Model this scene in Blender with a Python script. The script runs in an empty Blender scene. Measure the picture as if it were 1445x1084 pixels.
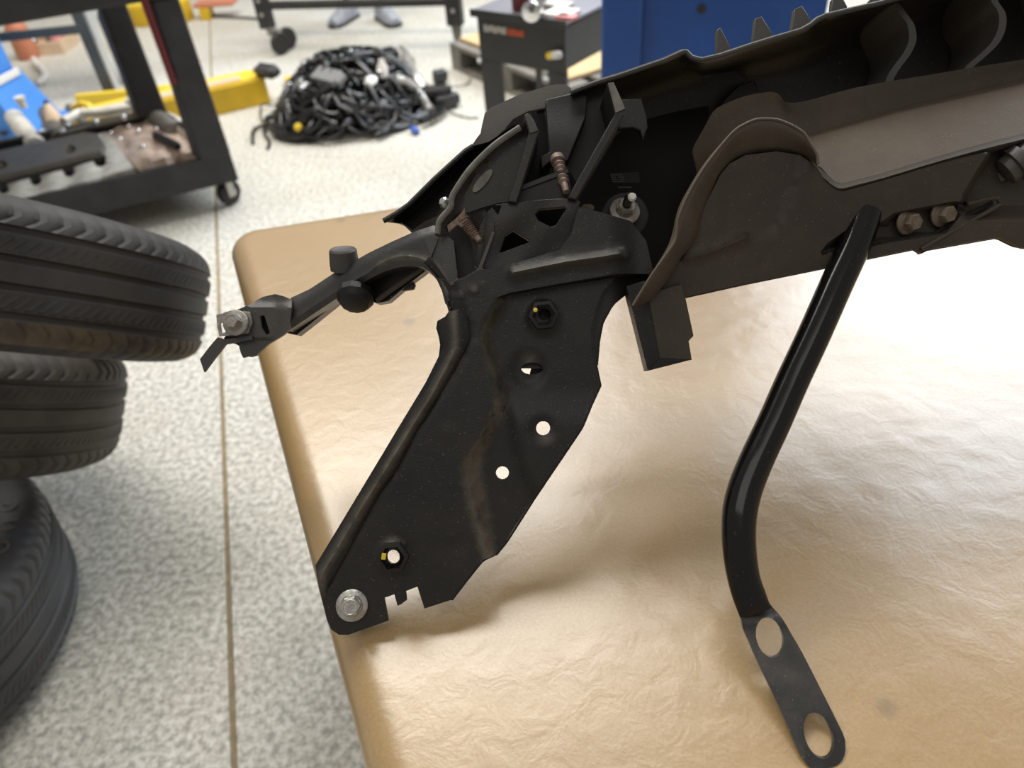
import bpy, bmesh, math, random
from mathutils import Vector, Matrix, geometry
random.seed(7)
sc = bpy.context.scene
COL = sc.collection
R_ = math.radians

# ---------------------------------------------------------------- camera
F, W, H, CH, TZ = 1040.0, 1445, 1084, 1.2, 0.70
g = Vector((108, 1208, F)).normalized()
fw = Vector((0, 0, 1)); yv = (fw - g * fw.dot(g)).normalized(); xv = yv.cross(-g)
RW = Matrix((xv, yv, -g))                       # camera axes (x right, y down, z forward) to world
CAM = Vector((0, 0, CH))
cd = bpy.data.cameras.new('camera'); cam = bpy.data.objects.new('camera', cd); COL.objects.link(cam)
cd.sensor_width = 36; cd.lens = 36 * F / W; cd.clip_start = 0.02
m3 = RW @ Matrix(((1, 0, 0), (0, -1, 0), (0, 0, -1)))
cam.matrix_world = Matrix.Translation(CAM) @ m3.to_4x4()
cd.dof.use_dof = True; cd.dof.focus_distance = 0.56; cd.dof.aperture_fstop = 5.6
sc.camera = cam

# ---------------------------------------------------------------- light
wd = bpy.data.worlds.new('shop_light'); sc.world = wd; wd.use_nodes = True
wn = wd.node_tree.nodes; wn['Background'].inputs[0].default_value = (1.0, 0.955, 0.88, 1); wn['Background'].inputs[1].default_value = 0.36
def area(name, loc, target, sx, sy, power, col):
    l = bpy.data.lights.new(name, 'AREA'); l.shape = 'RECTANGLE'; l.size = sx; l.size_y = sy; l.energy = power; l.color = col
    o = bpy.data.objects.new(name, l); COL.objects.link(o); o.location = loc
    o.rotation_euler = (Vector(target) - Vector(loc)).to_track_quat('-Z', 'Y').to_euler()
    return o
area('bay_door_daylight', (2.4, 4.55, 3.4), (0.35, 0.75, 0.7), 5.4, 2.8, 320, (0.84, 0.92, 1.0))
area('ceiling_lamp', (-0.8, 3.2, 4.4), (-0.8, 3.2, 0), 3.4, 2.0, 230, (1.0, 0.96, 0.88))
area('ceiling_lamp', (-0.6, -0.8, 4.0), (0.0, 0.5, 0.7), 3.0, 1.4, 22, (1.0, 0.95, 0.86))
sc.view_settings.view_transform = 'Standard'; sc.view_settings.look = 'None'
sc.view_settings.exposure = -0.08; sc.view_settings.gamma = 1.0; sc.view_settings.use_curve_mapping = False

# ---------------------------------------------------------------- helpers
def ray(x, y): return RW @ Vector(((x - W / 2) / F, (y - H / 2) / F, 1.0))
def at_z(x, y, z=0.0):
    d = ray(x, y); return CAM + d * ((z - CH) / d.z)
# working plane of the bumper assembly: its end plate faces the viewer, leaning over the table
NA = g.copy(); NA = (RW @ Vector((0, 0, 1))).normalized()   # points away from the viewer
PD = 0.55
def A(x, y, off=0.0):
    d = ray(x, y); return CAM + d * ((PD + off) / d.dot(NA))
def link(o, parent=None):
    COL.objects.link(o)
    if parent: o.parent = parent
    return o
def mesh_obj(name, vs, fs, mat, parent=None, smooth=30):
    me = bpy.data.meshes.new(name)
    bm = bmesh.new()
    bv = [bm.verts.new(v) for v in vs]
    for f_ in fs:
        try: bm.faces.new([bv[i] for i in f_])
        except ValueError: pass
    return bm_obj(name, bm, mat, parent, smooth, me)
def bm_obj(name, bm, mat, parent=None, smooth=30, me=None, recalc=True):
    me = me or bpy.data.meshes.new(name)
    if recalc: bmesh.ops.recalc_face_normals(bm, faces=bm.faces)
    bm.normal_update()
    for f_ in bm.faces: f_.smooth = smooth > 0
    for e in bm.edges:
        e.smooth = len(e.link_faces) == 2 and e.calc_face_angle(0) < R_(smooth)
    bm.to_mesh(me); bm.free()
    for m in (mat if isinstance(mat, (list, tuple)) else [mat]): me.materials.append(m)
    o = bpy.data.objects.new(name, me)
    if parent:
        bpy.context.view_layer.update() if False else None
        link(o, parent); o.matrix_parent_inverse = PINV.get(parent.name, Matrix())
    else: link(o)
    return o
PINV = {}
def thing(name, label, cat, loc=(0, 0, 0), group=None):
    o = bpy.data.objects.new(name, None); COL.objects.link(o); o.location = loc; o.empty_display_size = .05
    PINV[o.name] = Matrix.Translation(-Vector(loc))
    return tag(o, label, cat, group)
def tag(o, label=None, cat=None, group=None, kind=None):
    if label: o['label'] = label
    if cat: o['category'] = cat
    if group: o['group'] = group
    if kind: o['kind'] = kind
    return o
def copy_thing(r, loc=None, rotz=None, label=None):
    c = r.copy(); COL.objects.link(c)
    if loc is not None: c.location = loc
    if rotz is not None: c.rotation_euler = (0, 0, rotz)
    for ch in list(r.children):
        d = ch.copy(); COL.objects.link(d); d.parent = c
        for s in list(ch.children):
            e = s.copy(); COL.objects.link(e); e.parent = d
    if label: c['label'] = label
    return c
# -- 2D helpers (traced outlines live on real planes with real offsets and thickness)
def inside(p, poly):
    x, y = p; r = False; j = len(poly) - 1
    for i in range(len(poly)):
        xi, yi = poly[i]; xj, yj = poly[j]
        if (yi > y) != (yj > y) and x < (xj - xi) * (y - yi) / (yj - yi) + xi: r = not r
        j = i
    return r
def dense(poly, step, closed=True):
    out = []; n = len(poly)
    for i in range(n if closed else n - 1):
        a = Vector(poly[i]); b = Vector(poly[(i + 1) % n]); k = max(1, int(round((b - a).length / step)))
        for t in range(k): out.append(tuple(a.lerp(b, t / k)))
    if not closed: out.append(tuple(poly[-1]))
    return out
def spline(pts, n=6, closed=False):
    P = [Vector(p) for p in pts]; out = []; N = len(P)
    for i in range(N if closed else N - 1):
        p1, p2 = P[i], P[(i + 1) % N]
        p0 = P[i - 1] if (i > 0 or closed) else p1 * 2 - p2
        p3 = P[(i + 2) % N] if (i + 2 < N or closed) else p2 * 2 - p1
        for k in range(n):
            t = k / n
            out.append(0.5 * ((2 * p1) + (p2 - p0) * t + (2 * p0 - 5 * p1 + 4 * p2 - p3) * t * t + (3 * p1 - p0 - 3 * p2 + p3) * t ** 3))
    if not closed: out.append(P[-1])
    return [tuple(p) for p in out]
def circ(cx, cy, rx, ry=None, n=20, rot=0.0):
    ry = ry or rx; c, s = math.cos(rot), math.sin(rot)
    return [(cx + rx * math.cos(t) * c - ry * math.sin(t) * s, cy + rx * math.cos(t) * s + ry * math.sin(t) * c)
            for t in [2 * math.pi * i / n for i in range(n)]]
def interp(poly, v, ax=1):
    """value of the other axis along a polyline that is monotonic in axis ax"""
    q = sorted(poly, key=lambda p: p[ax]); o = 1 - ax
    if v <= q[0][ax]: return q[0][o]
    for a, b in zip(q, q[1:]):
        if v <= b[ax]:
            t = (v - a[ax]) / max(1e-9, b[ax] - a[ax]); return a[o] + (b[o] - a[o]) * t
    return q[-1][o]
def sst(t):
    t = min(1, max(0, t)); return t * t * (3 - 2 * t)
def seg_dist(p, poly):
    best = 1e9; p = Vector(p)
    for a, b in zip(poly, poly[1:]):
        a = Vector(a); b = Vector(b); d = b - a
        t = min(1, max(0, (p - a).dot(d) / max(1e-9, d.length_squared)))
        best = min(best, (p - a - d * t).length)
    return best
def panel(name, outline, mat, parent, off=0.0, thick=0.003, holes=(), h=None, step=12.0, edge=None, smooth=38, fn=None, ndir=None, bevel=0.0, lines=(), dust=None):
    """solid moulded sheet: outline and holes lie on the assembly plane, h(x,y) is its relief in metres, thick goes away from the camera"""
    fn = fn or A; nd = ndir or NA
    es = edge or step
    loops = [dense(outline, es)] + [dense(q, es) for q in holes]
    vs, ed = [], []
    for L in loops:
        b = len(vs); vs += [Vector(p) for p in L]; ed += [(b + i, b + (i + 1) % len(L)) for i in range(len(L))]
    nl = len(vs)
    for q in lines:
        L = [p for p in dense(q, es, False) if inside(p, outline) and not any(inside(p, hq) for hq in holes) and min((Vector(p) - v).length for v in vs[:nl]) > es * .5]
        b = len(vs); vs += [Vector(p) for p in L]
        ed += [(b + i, b + i + 1) for i in range(len(L) - 1) if (Vector(L[i]) - Vector(L[i + 1])).length < es * 1.6]
    nl = len(vs)
    xs = [p[0] for p in outline]; ys = [p[1] for p in outline]
    if h or step < 40:
        y = min(ys) + step * .5; r = 0
        while y < max(ys):
            x = min(xs) + (step * .5 if r % 2 else step)
            while x < max(xs):
                if inside((x, y), outline) and not any(inside((x, y), q) for q in holes):
                    if min((Vector((x, y)) - v).length for v in vs[:nl]) > es * .55: vs.append(Vector((x, y)))
                x += step
            y += step * .87; r += 1
    V2, _, F2, _, _, _ = geometry.delaunay_2d_cdt(vs, ed, [], 1, 1e-4)
    tri = []
    for f_ in F2:
        c = sum((V2[i] for i in f_), Vector((0, 0))) / len(f_)
        if inside(c, outline) and not any(inside(c, q) for q in holes): tri.append(tuple(f_))
    hv = h or (lambda x, y: 0.0)
    fr = [fn(v.x, v.y, off + hv(v.x, v.y)) for v in V2]
    n = len(fr); verts = fr + [p + nd * thick for p in fr]
    cnt = {}
    for t in tri:
        for i in range(len(t)):
            e = (t[i], t[(i + 1) % len(t)]); k = (min(e), max(e)); cnt.setdefault(k, []).append(e)
    faces = [t for t in tri] + [tuple(i + n for i in reversed(t)) for t in tri]
    for k, es_ in cnt.items():
        if len(es_) == 1: a, b = es_[0]; faces.append((b, a, a + n, b + n))
    o = mesh_obj(name, verts, faces, mat, parent, smooth)
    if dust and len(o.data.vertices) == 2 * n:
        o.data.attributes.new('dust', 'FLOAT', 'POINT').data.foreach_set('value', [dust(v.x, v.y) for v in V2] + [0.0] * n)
    if bevel:
        md = o.modifiers.new('bevel', 'BEVEL'); md.width = bevel; md.segments = 2; md.limit_method = 'ANGLE'; md.angle_limit = R_(50)
    return o
def resample(P, n):
    P = [Vector(p) for p in P]; d = [0.0]
    for a, b in zip(P, P[1:]): d.append(d[-1] + (b - a).length)
    out = []; j = 0
    for i in range(n):
        s = d[-1] * i / (n - 1)
        while j < len(P) - 2 and d[j + 1] < s: j += 1
        t = (s - d[j]) / max(1e-9, d[j + 1] - d[j]); out.append(P[j].lerp(P[j + 1], min(1, t)))
    return out
def loft(name, curves, mat, parent, n=48, thick=0.003, smooth=50, ndir=None, sub=3):
    """solid skin through a list of 3D curves"""
    rows = [resample(c, n) for c in curves]
    if sub > 1:
        cols = [spline([rows[r][i] for r in range(len(rows))], sub) for i in range(n)]
        rows = [[Vector(cols[i][r]) for i in range(n)] for r in range(len(cols[0]))]
    m = len(rows); nd = ndir or NA
    fr = [p for r in rows for p in r]; k = len(fr)
    vs = fr + [p + nd * thick for p in fr]; fs = []
    for r in range(m - 1):
        for i in range(n - 1):
            a = r * n + i; fs.append((a, a + 1, a + n + 1, a + n)); fs.append((k + a, k + a + n, k + a + n + 1, k + a + 1))
    def wall(i, j): fs.append((i, j, j + k, i + k))
    for i in range(n - 1): wall(i, i + 1); wall((m - 1) * n + i, (m - 1) * n + i + 1)
    for r in range(m - 1): wall(r * n, (r + 1) * n); wall(r * n + n - 1, (r + 1) * n + n - 1)
    return mesh_obj(name, vs, fs, mat, parent, smooth)
def frame(ax, ref=Vector((0, 0, 1))):
    ax = Vector(ax).normalized()
    if abs(ax.dot(ref)) > .95: ref = Vector((1, 0, 0))
    u = ref.cross(ax).normalized(); return u, ax.cross(u), ax
def tube_geo(path, rad, n=8, caps=True, flat=None, vs=None, fs=None):
    vs = [] if vs is None else vs; fs = [] if fs is None else fs
    P = [Vector(p) for p in path]; N = len(P); u = None; b = len(vs)
    for i, p in enumerate(P):
        t = (P[min(i + 1, N - 1)] - P[max(i - 1, 0)]).normalized()
        if u is None: u, v, _ = frame(t)
        else: u = (u - t * u.dot(t)).normalized(); v = t.cross(u)
        r = rad[i] if isinstance(rad, (list, tuple)) else rad
        for k in range(n):
            a = 2 * math.pi * k / n; vs.append(p + (u * math.cos(a) + v * math.sin(a)) * r)
    for i in range(N - 1):
        for k in range(n): fs.append((b + i * n + k, b + i * n + (k + 1) % n, b + (i + 1) * n + (k + 1) % n, b + (i + 1) * n + k))
    if caps: fs.append(tuple(b + k for k in reversed(range(n)))); fs.append(tuple(b + (N - 1) * n + k for k in range(n)))
    return vs, fs
def tube(name, path, rad, mat, parent=None, n=12, smooth=40):
    vs, fs = tube_geo(path, rad, n); return mesh_obj(name, vs, fs, mat, parent, smooth)
def lathe_geo(prof, c, ax, n=24, ref=Vector((0, 0, 1)), vs=None, fs=None, ring=False):
    """prof: (radius, height along ax)"""
    vs = [] if vs is None else vs; fs = [] if fs is None else fs; b = len(vs)
    u, v, w = frame(ax, ref); c = Vector(c)
    for r, z in prof:
        for k in range(n):
            a = 2 * math.pi * k / n; vs.append(c + w * z + (u * math.cos(a) + v * math.sin(a)) * max(r, 1e-5))
    for i in range(len(prof) - 1):
        for k in range(n): fs.append((b + i * n + k, b + i * n + (k + 1) % n, b + (i + 1) * n + (k + 1) % n, b + (i + 1) * n + k))
    if ring:
        i = len(prof) - 1
        for k in range(n): fs.append((b + i * n + k, b + i * n + (k + 1) % n, b + (k + 1) % n, b + k))
    else:
        fs.append(tuple(b + k for k in reversed(range(n)))); fs.append(tuple(b + (len(prof) - 1) * n + k for k in range(n)))
    return vs, fs
def lathe(name, prof, c, ax, mat, parent=None, n=24, smooth=35, ring=False):
    vs, fs = lathe_geo(prof, c, ax, n, ring=ring); return mesh_obj(name, vs, fs, mat, parent, smooth)
def box_geo(c, u, v, w, vs, fs):
    """c centre; u v w half-extent vectors"""
    b = len(vs); c, u, v, w = map(Vector, (c, u, v, w))
    for i in (-1, 1):
        for j in (-1, 1):
            for k in (-1, 1): vs.append(c + u * i + v * j + w * k)
    for f_ in ((0, 1, 3, 2), (4, 6, 7, 5), (0, 4, 5, 1), (2, 3, 7, 6), (0, 2, 6, 4), (1, 5, 7, 3)): fs.append(tuple(b + i for i in f_))
    return vs, fs
def box(name, c, u, v, w, mat, parent=None, bevel=0.0, seg=2):
    vs, fs = box_geo(c, u, v, w, [], []); o = mesh_obj(name, vs, fs, mat, parent, 30)
    if bevel:
        md = o.modifiers.new('bevel', 'BEVEL'); md.width = bevel; md.segments = seg; md.limit_method = 'ANGLE'; md.angle_limit = R_(40)
    return o
def hull8(name, pts, mat, parent=None, bevel=0.0):
    """pts: bottom quad then top quad"""
    fs = [(3, 2, 1, 0), (4, 5, 6, 7), (0, 1, 5, 4), (1, 2, 6, 5), (2, 3, 7, 6), (3, 0, 4, 7)]
    o = mesh_obj(name, [Vector(p) for p in pts], fs, mat, parent, 30)
    if bevel:
        md = o.modifiers.new('bevel', 'BEVEL'); md.width = bevel; md.segments = 2; md.limit_method = 'ANGLE'; md.angle_limit = R_(40)
    return o
def letters(name, s, origin, ux, uy, size, depth, mat, parent):
    cu = bpy.data.curves.new(name, 'FONT'); cu.body = s; cu.size = size; cu.extrude = depth; cu.align_x = 'CENTER'; cu.align_y = 'CENTER'; cu.resolution_u = 3
    t = bpy.data.objects.new(name + '_tmp', cu); COL.objects.link(t)
    me = bpy.data.meshes.new_from_object(t.evaluated_get(bpy.context.evaluated_depsgraph_get()))
    bpy.data.objects.remove(t); bpy.data.curves.remove(cu)
    ux = Vector(ux).normalized(); uy = (Vector(uy) - ux * ux.dot(Vector(uy))).normalized(); uz = ux.cross(uy)
    me.transform(Matrix.Translation(Vector(origin)) @ Matrix((ux, uy, uz)).transposed().to_4x4())
    me.materials.clear(); me.materials.append(mat); me.name = name
    o = bpy.data.objects.new(name, me); link(o, parent); o.matrix_parent_inverse = PINV.get(parent.name, Matrix()) if parent else Matrix()
    return o

# ---------------------------------------------------------------- materials
def mat(name, col, rough=.5, metal=0.0, spec=.5, var=0.0, vscale=20, col2=None, bump=0.0, bscale=200, speck=0.0, speckcol=(.45, .42, .38), speckscale=900, coat=0, trans=0, dust=0.0, dustcol=(.16, .13, .10), emit=0, dattr=False):
    m = bpy.data.materials.new(name); m.use_nodes = True; nt = m.node_tree; N = nt.nodes; L = nt.links
    p = N['Principled BSDF']; p.inputs['Base Color'].default_value = (*col, 1); p.inputs['Roughness'].default_value = rough
    p.inputs['Metallic'].default_value = metal; p.inputs['Specular IOR Level'].default_value = spec; p.inputs['Coat Weight'].default_value = coat
    p.inputs['Transmission Weight'].default_value = trans
    tc = N.new('ShaderNodeTexCoord'); cur = None
    def noise(sc_, det=4, rough_=.55):
        n = N.new('ShaderNodeTexNoise'); n.inputs['Scale'].default_value = sc_; n.inputs['Detail'].default_value = det; n.inputs['Roughness'].default_value = rough_
        L.new(tc.outputs['Object'], n.inputs['Vector']); return n
    def ramp(src, a, b):
        r = N.new('ShaderNodeMapRange'); r.inputs[1].default_value = a; r.inputs[2].default_value = b; L.new(src, r.inputs[0]); return r.outputs[0]
    def mix(fac, a, b):
        x = N.new('ShaderNodeMix'); x.data_type = 'RGBA'
        if hasattr(fac, 'is_linked'): L.new(fac, x.inputs[0])
        else: x.inputs[0].default_value = fac
        for s, i in ((a, 6), (b, 7)):
            if hasattr(s, 'is_linked'): L.new(s, x.inputs[i])
            else: x.inputs[i].default_value = (*s, 1)
        return x.outputs[2]
    def mul(a, k):
        x = N.new('ShaderNodeMath'); x.operation = 'MULTIPLY'; L.new(a, x.inputs[0])
        if hasattr(k, 'is_linked'): L.new(k, x.inputs[1])
        else: x.inputs[1].default_value = k
        return x.outputs[0]
    cur = col
    if var or col2:
        c2 = col2 or tuple(min(1, c * (1 + var)) for c in col)
        cur = mix(ramp(noise(vscale).outputs['Fac'], .35, .68), col, c2)
    if dust:
        d = mul(ramp(noise(11, 6, .65).outputs['Fac'], .42, .75), dust)
        cur = mix(d, cur, dustcol)
        d2 = mul(ramp(noise(60, 6, .7).outputs['Fac'], .5, .85), dust * .7); cur = mix(d2, cur, dustcol)
    if speck:
        v = N.new('ShaderNodeTexVoronoi'); v.inputs['Scale'].default_value = speckscale; L.new(tc.outputs['Object'], v.inputs['Vector'])
        s = mul(ramp(v.outputs['Distance'], .22, .12), ramp(noise(speckscale * .35, 2).outputs['Fac'], .60, .66))
        cur = mix(mul(s, speck), cur, speckcol)
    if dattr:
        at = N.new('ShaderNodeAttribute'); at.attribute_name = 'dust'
        cur = mix(mul(at.outputs['Fac'], ramp(noise(55, 6, .7).outputs['Fac'], .22, .62)), cur, (.15, .13, .105))  # dust tint; on the bracket plate it also carries painted highlights
    if cur is not col: L.new(cur, p.inputs['Base Color'])
    if bump:
        b = N.new('ShaderNodeBump'); b.inputs['Strength'].default_value = bump; b.inputs['Distance'].default_value = .002
        L.new(noise(bscale, 5).outputs['Fac'], b.inputs['Height']); L.new(b.outputs['Normal'], p.inputs['Normal'])
    if emit:
        p.inputs['Emission Color'].default_value = (*col, 1); p.inputs['Emission Strength'].default_value = emit
    return m
M = {}
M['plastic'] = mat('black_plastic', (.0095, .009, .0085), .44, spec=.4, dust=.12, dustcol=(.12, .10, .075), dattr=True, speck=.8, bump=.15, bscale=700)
M['plastic_dark'] = mat('black_plastic_clean', (.007, .007, .007), .5, spec=.35, dust=.08, bump=.1, bscale=500)
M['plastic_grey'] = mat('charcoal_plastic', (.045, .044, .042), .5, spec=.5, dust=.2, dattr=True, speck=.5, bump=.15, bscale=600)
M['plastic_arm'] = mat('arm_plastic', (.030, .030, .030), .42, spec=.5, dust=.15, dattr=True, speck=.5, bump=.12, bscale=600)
M['plastic_tan'] = mat('tan_dusted_plastic', (.062, .051, .040), .58, spec=.35, dust=.45, dustcol=(.13, .10, .07), speck=.6, bump=.12, bscale=500)
M['grey_flange'] = mat('grey_flange_plastic', (.20, .195, .185), .55, spec=.5, dust=.2, speck=.5, bump=.2, bscale=700)
M['plastic_brown'] = mat('dusty_plastic', (.040, .032, .026), .55, spec=.35, dust=.4, dustcol=(.10, .075, .052), speck=.7, bump=.12, bscale=500)
M['plastic_dust'] = mat('dust_film_plastic', (.085, .068, .052), .6, spec=.35, dust=.55, dustcol=(.16, .12, .08), speck=.9, bump=.15, bscale=500)
M['edge_wear'] = mat('worn_edge', (.10, .095, .085), .6, var=.8, vscale=90)
M['zinc'] = mat('zinc', (.56, .55, .52), .42, metal=.85, var=-.35, vscale=160, bump=.25, bscale=350)
M['zinc_dull'] = mat('dull_zinc', (.36, .34, .31), .5, metal=.6, var=-.4, vscale=120, bump=.3, bscale=300)
M['rust'] = mat('dusty_steel', (.17, .12, .10), .6, metal=.4, var=.6, vscale=250)
M['tan_steel'] = mat('dusty_bolt', (.20, .16, .12), .6, metal=.3, var=-.4, vscale=200)
M['strut'] = mat('gloss_black_steel', (.004, .004, .0045), .15, spec=.38, speck=.5, bump=.03, bscale=60)
M['strap'] = mat('scuffed_black_steel', (.016, .016, .016), .3, spec=.6, dust=.5, dustcol=(.14, .13, .12), speck=.8)
M['yellow_mark'] = mat('yellow_paint_mark', (.75, .60, .04), .5)
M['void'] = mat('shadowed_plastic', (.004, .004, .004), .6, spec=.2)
M['label'] = mat('black_label', (.004, .004, .004), .5, spec=.2)
M['label_ink'] = mat('grey_print', (.035, .035, .038), .6)
M['rubber'] = mat('tyre_rubber', (.030, .029, .028), .62, spec=.35, var=.8, vscale=9, dust=.22, dustcol=(.10, .075, .05), bump=.2, bscale=180)
M['rubber_dusty'] = mat('dusty_tyre_rubber', (.042, .039, .036), .65, spec=.3, var=.8, vscale=9, dust=.35, dustcol=(.12, .09, .06), bump=.2, bscale=180)
M['rubber_blue'] = mat('greyish_tyre_rubber', (.072, .075, .083), .5, spec=.45, var=-.4, vscale=8, dust=.2, dustcol=(.10, .08, .06), bump=.15, bscale=180)
M['rubber_scuffed'] = mat('scuffed_tyre_rubber', (.045, .038, .030), .7, spec=.3, var=1.2, vscale=14, dust=.75, dustcol=(.20, .145, .085), bump=.3, bscale=160)
M['letter'] = mat('tyre_letter', (.10, .095, .09), .7)
M['cart'] = mat('black_cart_plastic', (.026, .026, .027), .6, spec=.4, var=.5, vscale=14)
M['castergrey'] = mat('caster_steel', (.42, .41, .38), .4, metal=.6)
M['caster'] = mat('caster_rubber', (.018, .016, .014), .6)
M['yellow'] = mat('yellow_paint', (.72, .46, .015), .45, var=-.25, vscale=7)
M['yellow2'] = mat('bright_yellow_paint', (.85, .60, .04), .45)
M['wood'] = mat('raw_wood', (.72, .54, .37), .7, var=-.2, vscale=12)
M['ply'] = mat('plywood', (.72, .52, .27), .7, var=-.2, vscale=9)
M['palletgrey'] = mat('weathered_pallet', (.24, .22, .19), .75, var=-.4, vscale=10)
M['blue'] = mat('blue_paint', (.012, .065, .27), .35, var=.25, vscale=5)
M['blue_light'] = mat('light_blue_paint', (.07, .28, .80), .4, var=-.2, vscale=5)
M['white'] = mat('white_paint', (.80, .80, .78), .4)
M['steelgrey'] = mat('grey_steel', (.085, .095, .095), .45, metal=.3, var=.3, vscale=9)
M['steellight'] = mat('light_steel', (.62, .64, .65), .35, metal=.5)
M['toolcart'] = mat('black_steel_sheet', (.022, .022, .021), .45, spec=.5, var=.4, vscale=12)
M['toolcart_top'] = mat('tool_cart_top', (.30, .30, .34), .3, metal=.5)
M['chrome'] = mat('chrome', (.75, .76, .78), .12, metal=1.0)
M['red'] = mat('dark_red_paint', (.12, .010, .012), .4)
M['pinkplastic'] = mat('pink_plastic', (.70, .28, .26), .5)
M['orange'] = mat('terracotta_plastic', (.55, .20, .11), .5)
M['casting'] = mat('cast_aluminium', (.80, .76, .67), .45, metal=.1, var=-.3, vscale=22, bump=.2, bscale=90)
M['casting_dark'] = mat('dark_casting', (.15, .135, .115), .5, metal=.3, var=.3, vscale=20)
M['bag'] = mat('brown_plastic_bag', (.74, .56, .45), .2, spec=.6, var=-.35, vscale=24, bump=1.0, bscale=40)
M['wire'] = mat('harness_black', (.009, .009, .010), .3, spec=.6)
M['wire2'] = mat('harness_grey', (.035, .035, .038), .4, spec=.5)
M['silver'] = mat('foil_sleeve', (.66, .64, .60), .3, metal=.6, var=-.4, vscale=40, bump=.8, bscale=60)
M['grey_box'] = mat('grey_module', (.22, .22, .22), .45)
M['whiteplastic'] = mat('white_plastic', (.75, .72, .66), .45)
M['clear'] = mat('glossy_clip', (.30, .31, .34), .15, spec=.8)
M['shoe'] = mat('grey_shoe', (.24, .25, .28), .6, var=.6, vscale=30)
M['sole'] = mat('dark_sole', (.03, .03, .03), .7)
M['trouser'] = mat('dark_trousers', (.03, .033, .04), .9)
M['skin'] = mat('skin', (.50, .30, .21), .6)
M['shirt'] = mat('grey_shirt', (.12, .13, .15), .9)
M['hair'] = mat('dark_hair', (.02, .015, .01), .8)
M['orange_print'] = mat('orange_print', (.55, .09, .025), .6)
M['white_print'] = mat('white_print', (.55, .52, .47), .6)
M['tabletop'] = mat('table_board', (.30, .22, .14), .6)
M['seam'] = mat('seam_filler', (.36, .28, .17), .9, var=-.4, vscale=30)
M['bluecable'] = mat('blue_clip', (.05, .12, .45), .4)

def paper_mat():
    m = bpy.data.materials.new('kraft_paper'); m.use_nodes = True; nt = m.node_tree; N = nt.nodes; L = nt.links; p = N['Principled BSDF']
    tc = N.new('ShaderNodeTexCoord')
    def noise(s, d=4, r=.55, w=0):
        n = N.new('ShaderNodeTexNoise'); n.inputs['Scale'].default_value = s; n.inputs['Detail'].default_value = d; n.inputs['Roughness'].default_value = r; n.inputs['Distortion'].default_value = w
        L.new(tc.outputs['Object'], n.inputs['Vector']); return n.outputs['Fac']
    r = N.new('ShaderNodeValToRGB'); L.new(noise(5, 5), r.inputs[0])
    r.color_ramp.elements[0].position = .3; r.color_ramp.elements[0].color = (.37, .235, .098, 1)
    r.color_ramp.elements[1].position = .7; r.color_ramp.elements[1].color = (.43, .28, .12, 1)
    r2 = N.new('ShaderNodeMapRange'); L.new(noise(420, 3), r2.inputs[0]); r2.inputs[1].default_value = .3; r2.inputs[2].default_value = .7; r2.inputs[3].default_value = .9; r2.inputs[4].default_value = 1.08
    mx = N.new('ShaderNodeVectorMath'); mx.operation = 'SCALE'; L.new(r.outputs[0], mx.inputs[0]); L.new(r2.outputs[0], mx.inputs['Scale'])
    # a few small dark stains
    v = N.new('ShaderNodeTexVoronoi'); v.inputs['Scale'].default_value = 7.5; L.new(tc.outputs['Object'], v.inputs['Vector'])
    st = N.new('ShaderNodeMapRange'); L.new(v.outputs['Distance'], st.inputs[0]); st.inputs[1].default_value = .075; st.inputs[2].default_value = .03
    ms = N.new('ShaderNodeMath'); ms.operation = 'MULTIPLY'; L.new(st.outputs[0], ms.inputs[0]); ms.inputs[1].default_value = .45
    mm = N.new('ShaderNodeMix'); mm.data_type = 'RGBA'; L.new(ms.outputs[0], mm.inputs[0]); L.new(mx.outputs[0], mm.inputs[6]); mm.inputs[7].default_value = (.13, .10, .07, 1)
    L.new(mm.outputs[2], p.inputs['Base Color'])
    p.inputs['Roughness'].default_value = .34; p.inputs['Specular IOR Level'].default_value = 1.0; p.inputs['Coat Weight'].default_value = 1.0; p.inputs['Coat Roughness'].default_value = .3
    b = N.new('ShaderNodeBump'); b.inputs['Strength'].default_value = .19; b.inputs['Distance'].default_value = .004
    ad = N.new('ShaderNodeMath'); ad.operation = 'MULTIPLY_ADD'; L.new(noise(300, 3), ad.inputs[0]); ad.inputs[1].default_value = .10; L.new(noise(48, 5, .55, .6), ad.inputs[2])
    L.new(ad.outputs[0], b.inputs['Height']); L.new(b.outputs['Normal'], p.inputs['Normal'])
    return m
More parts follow.
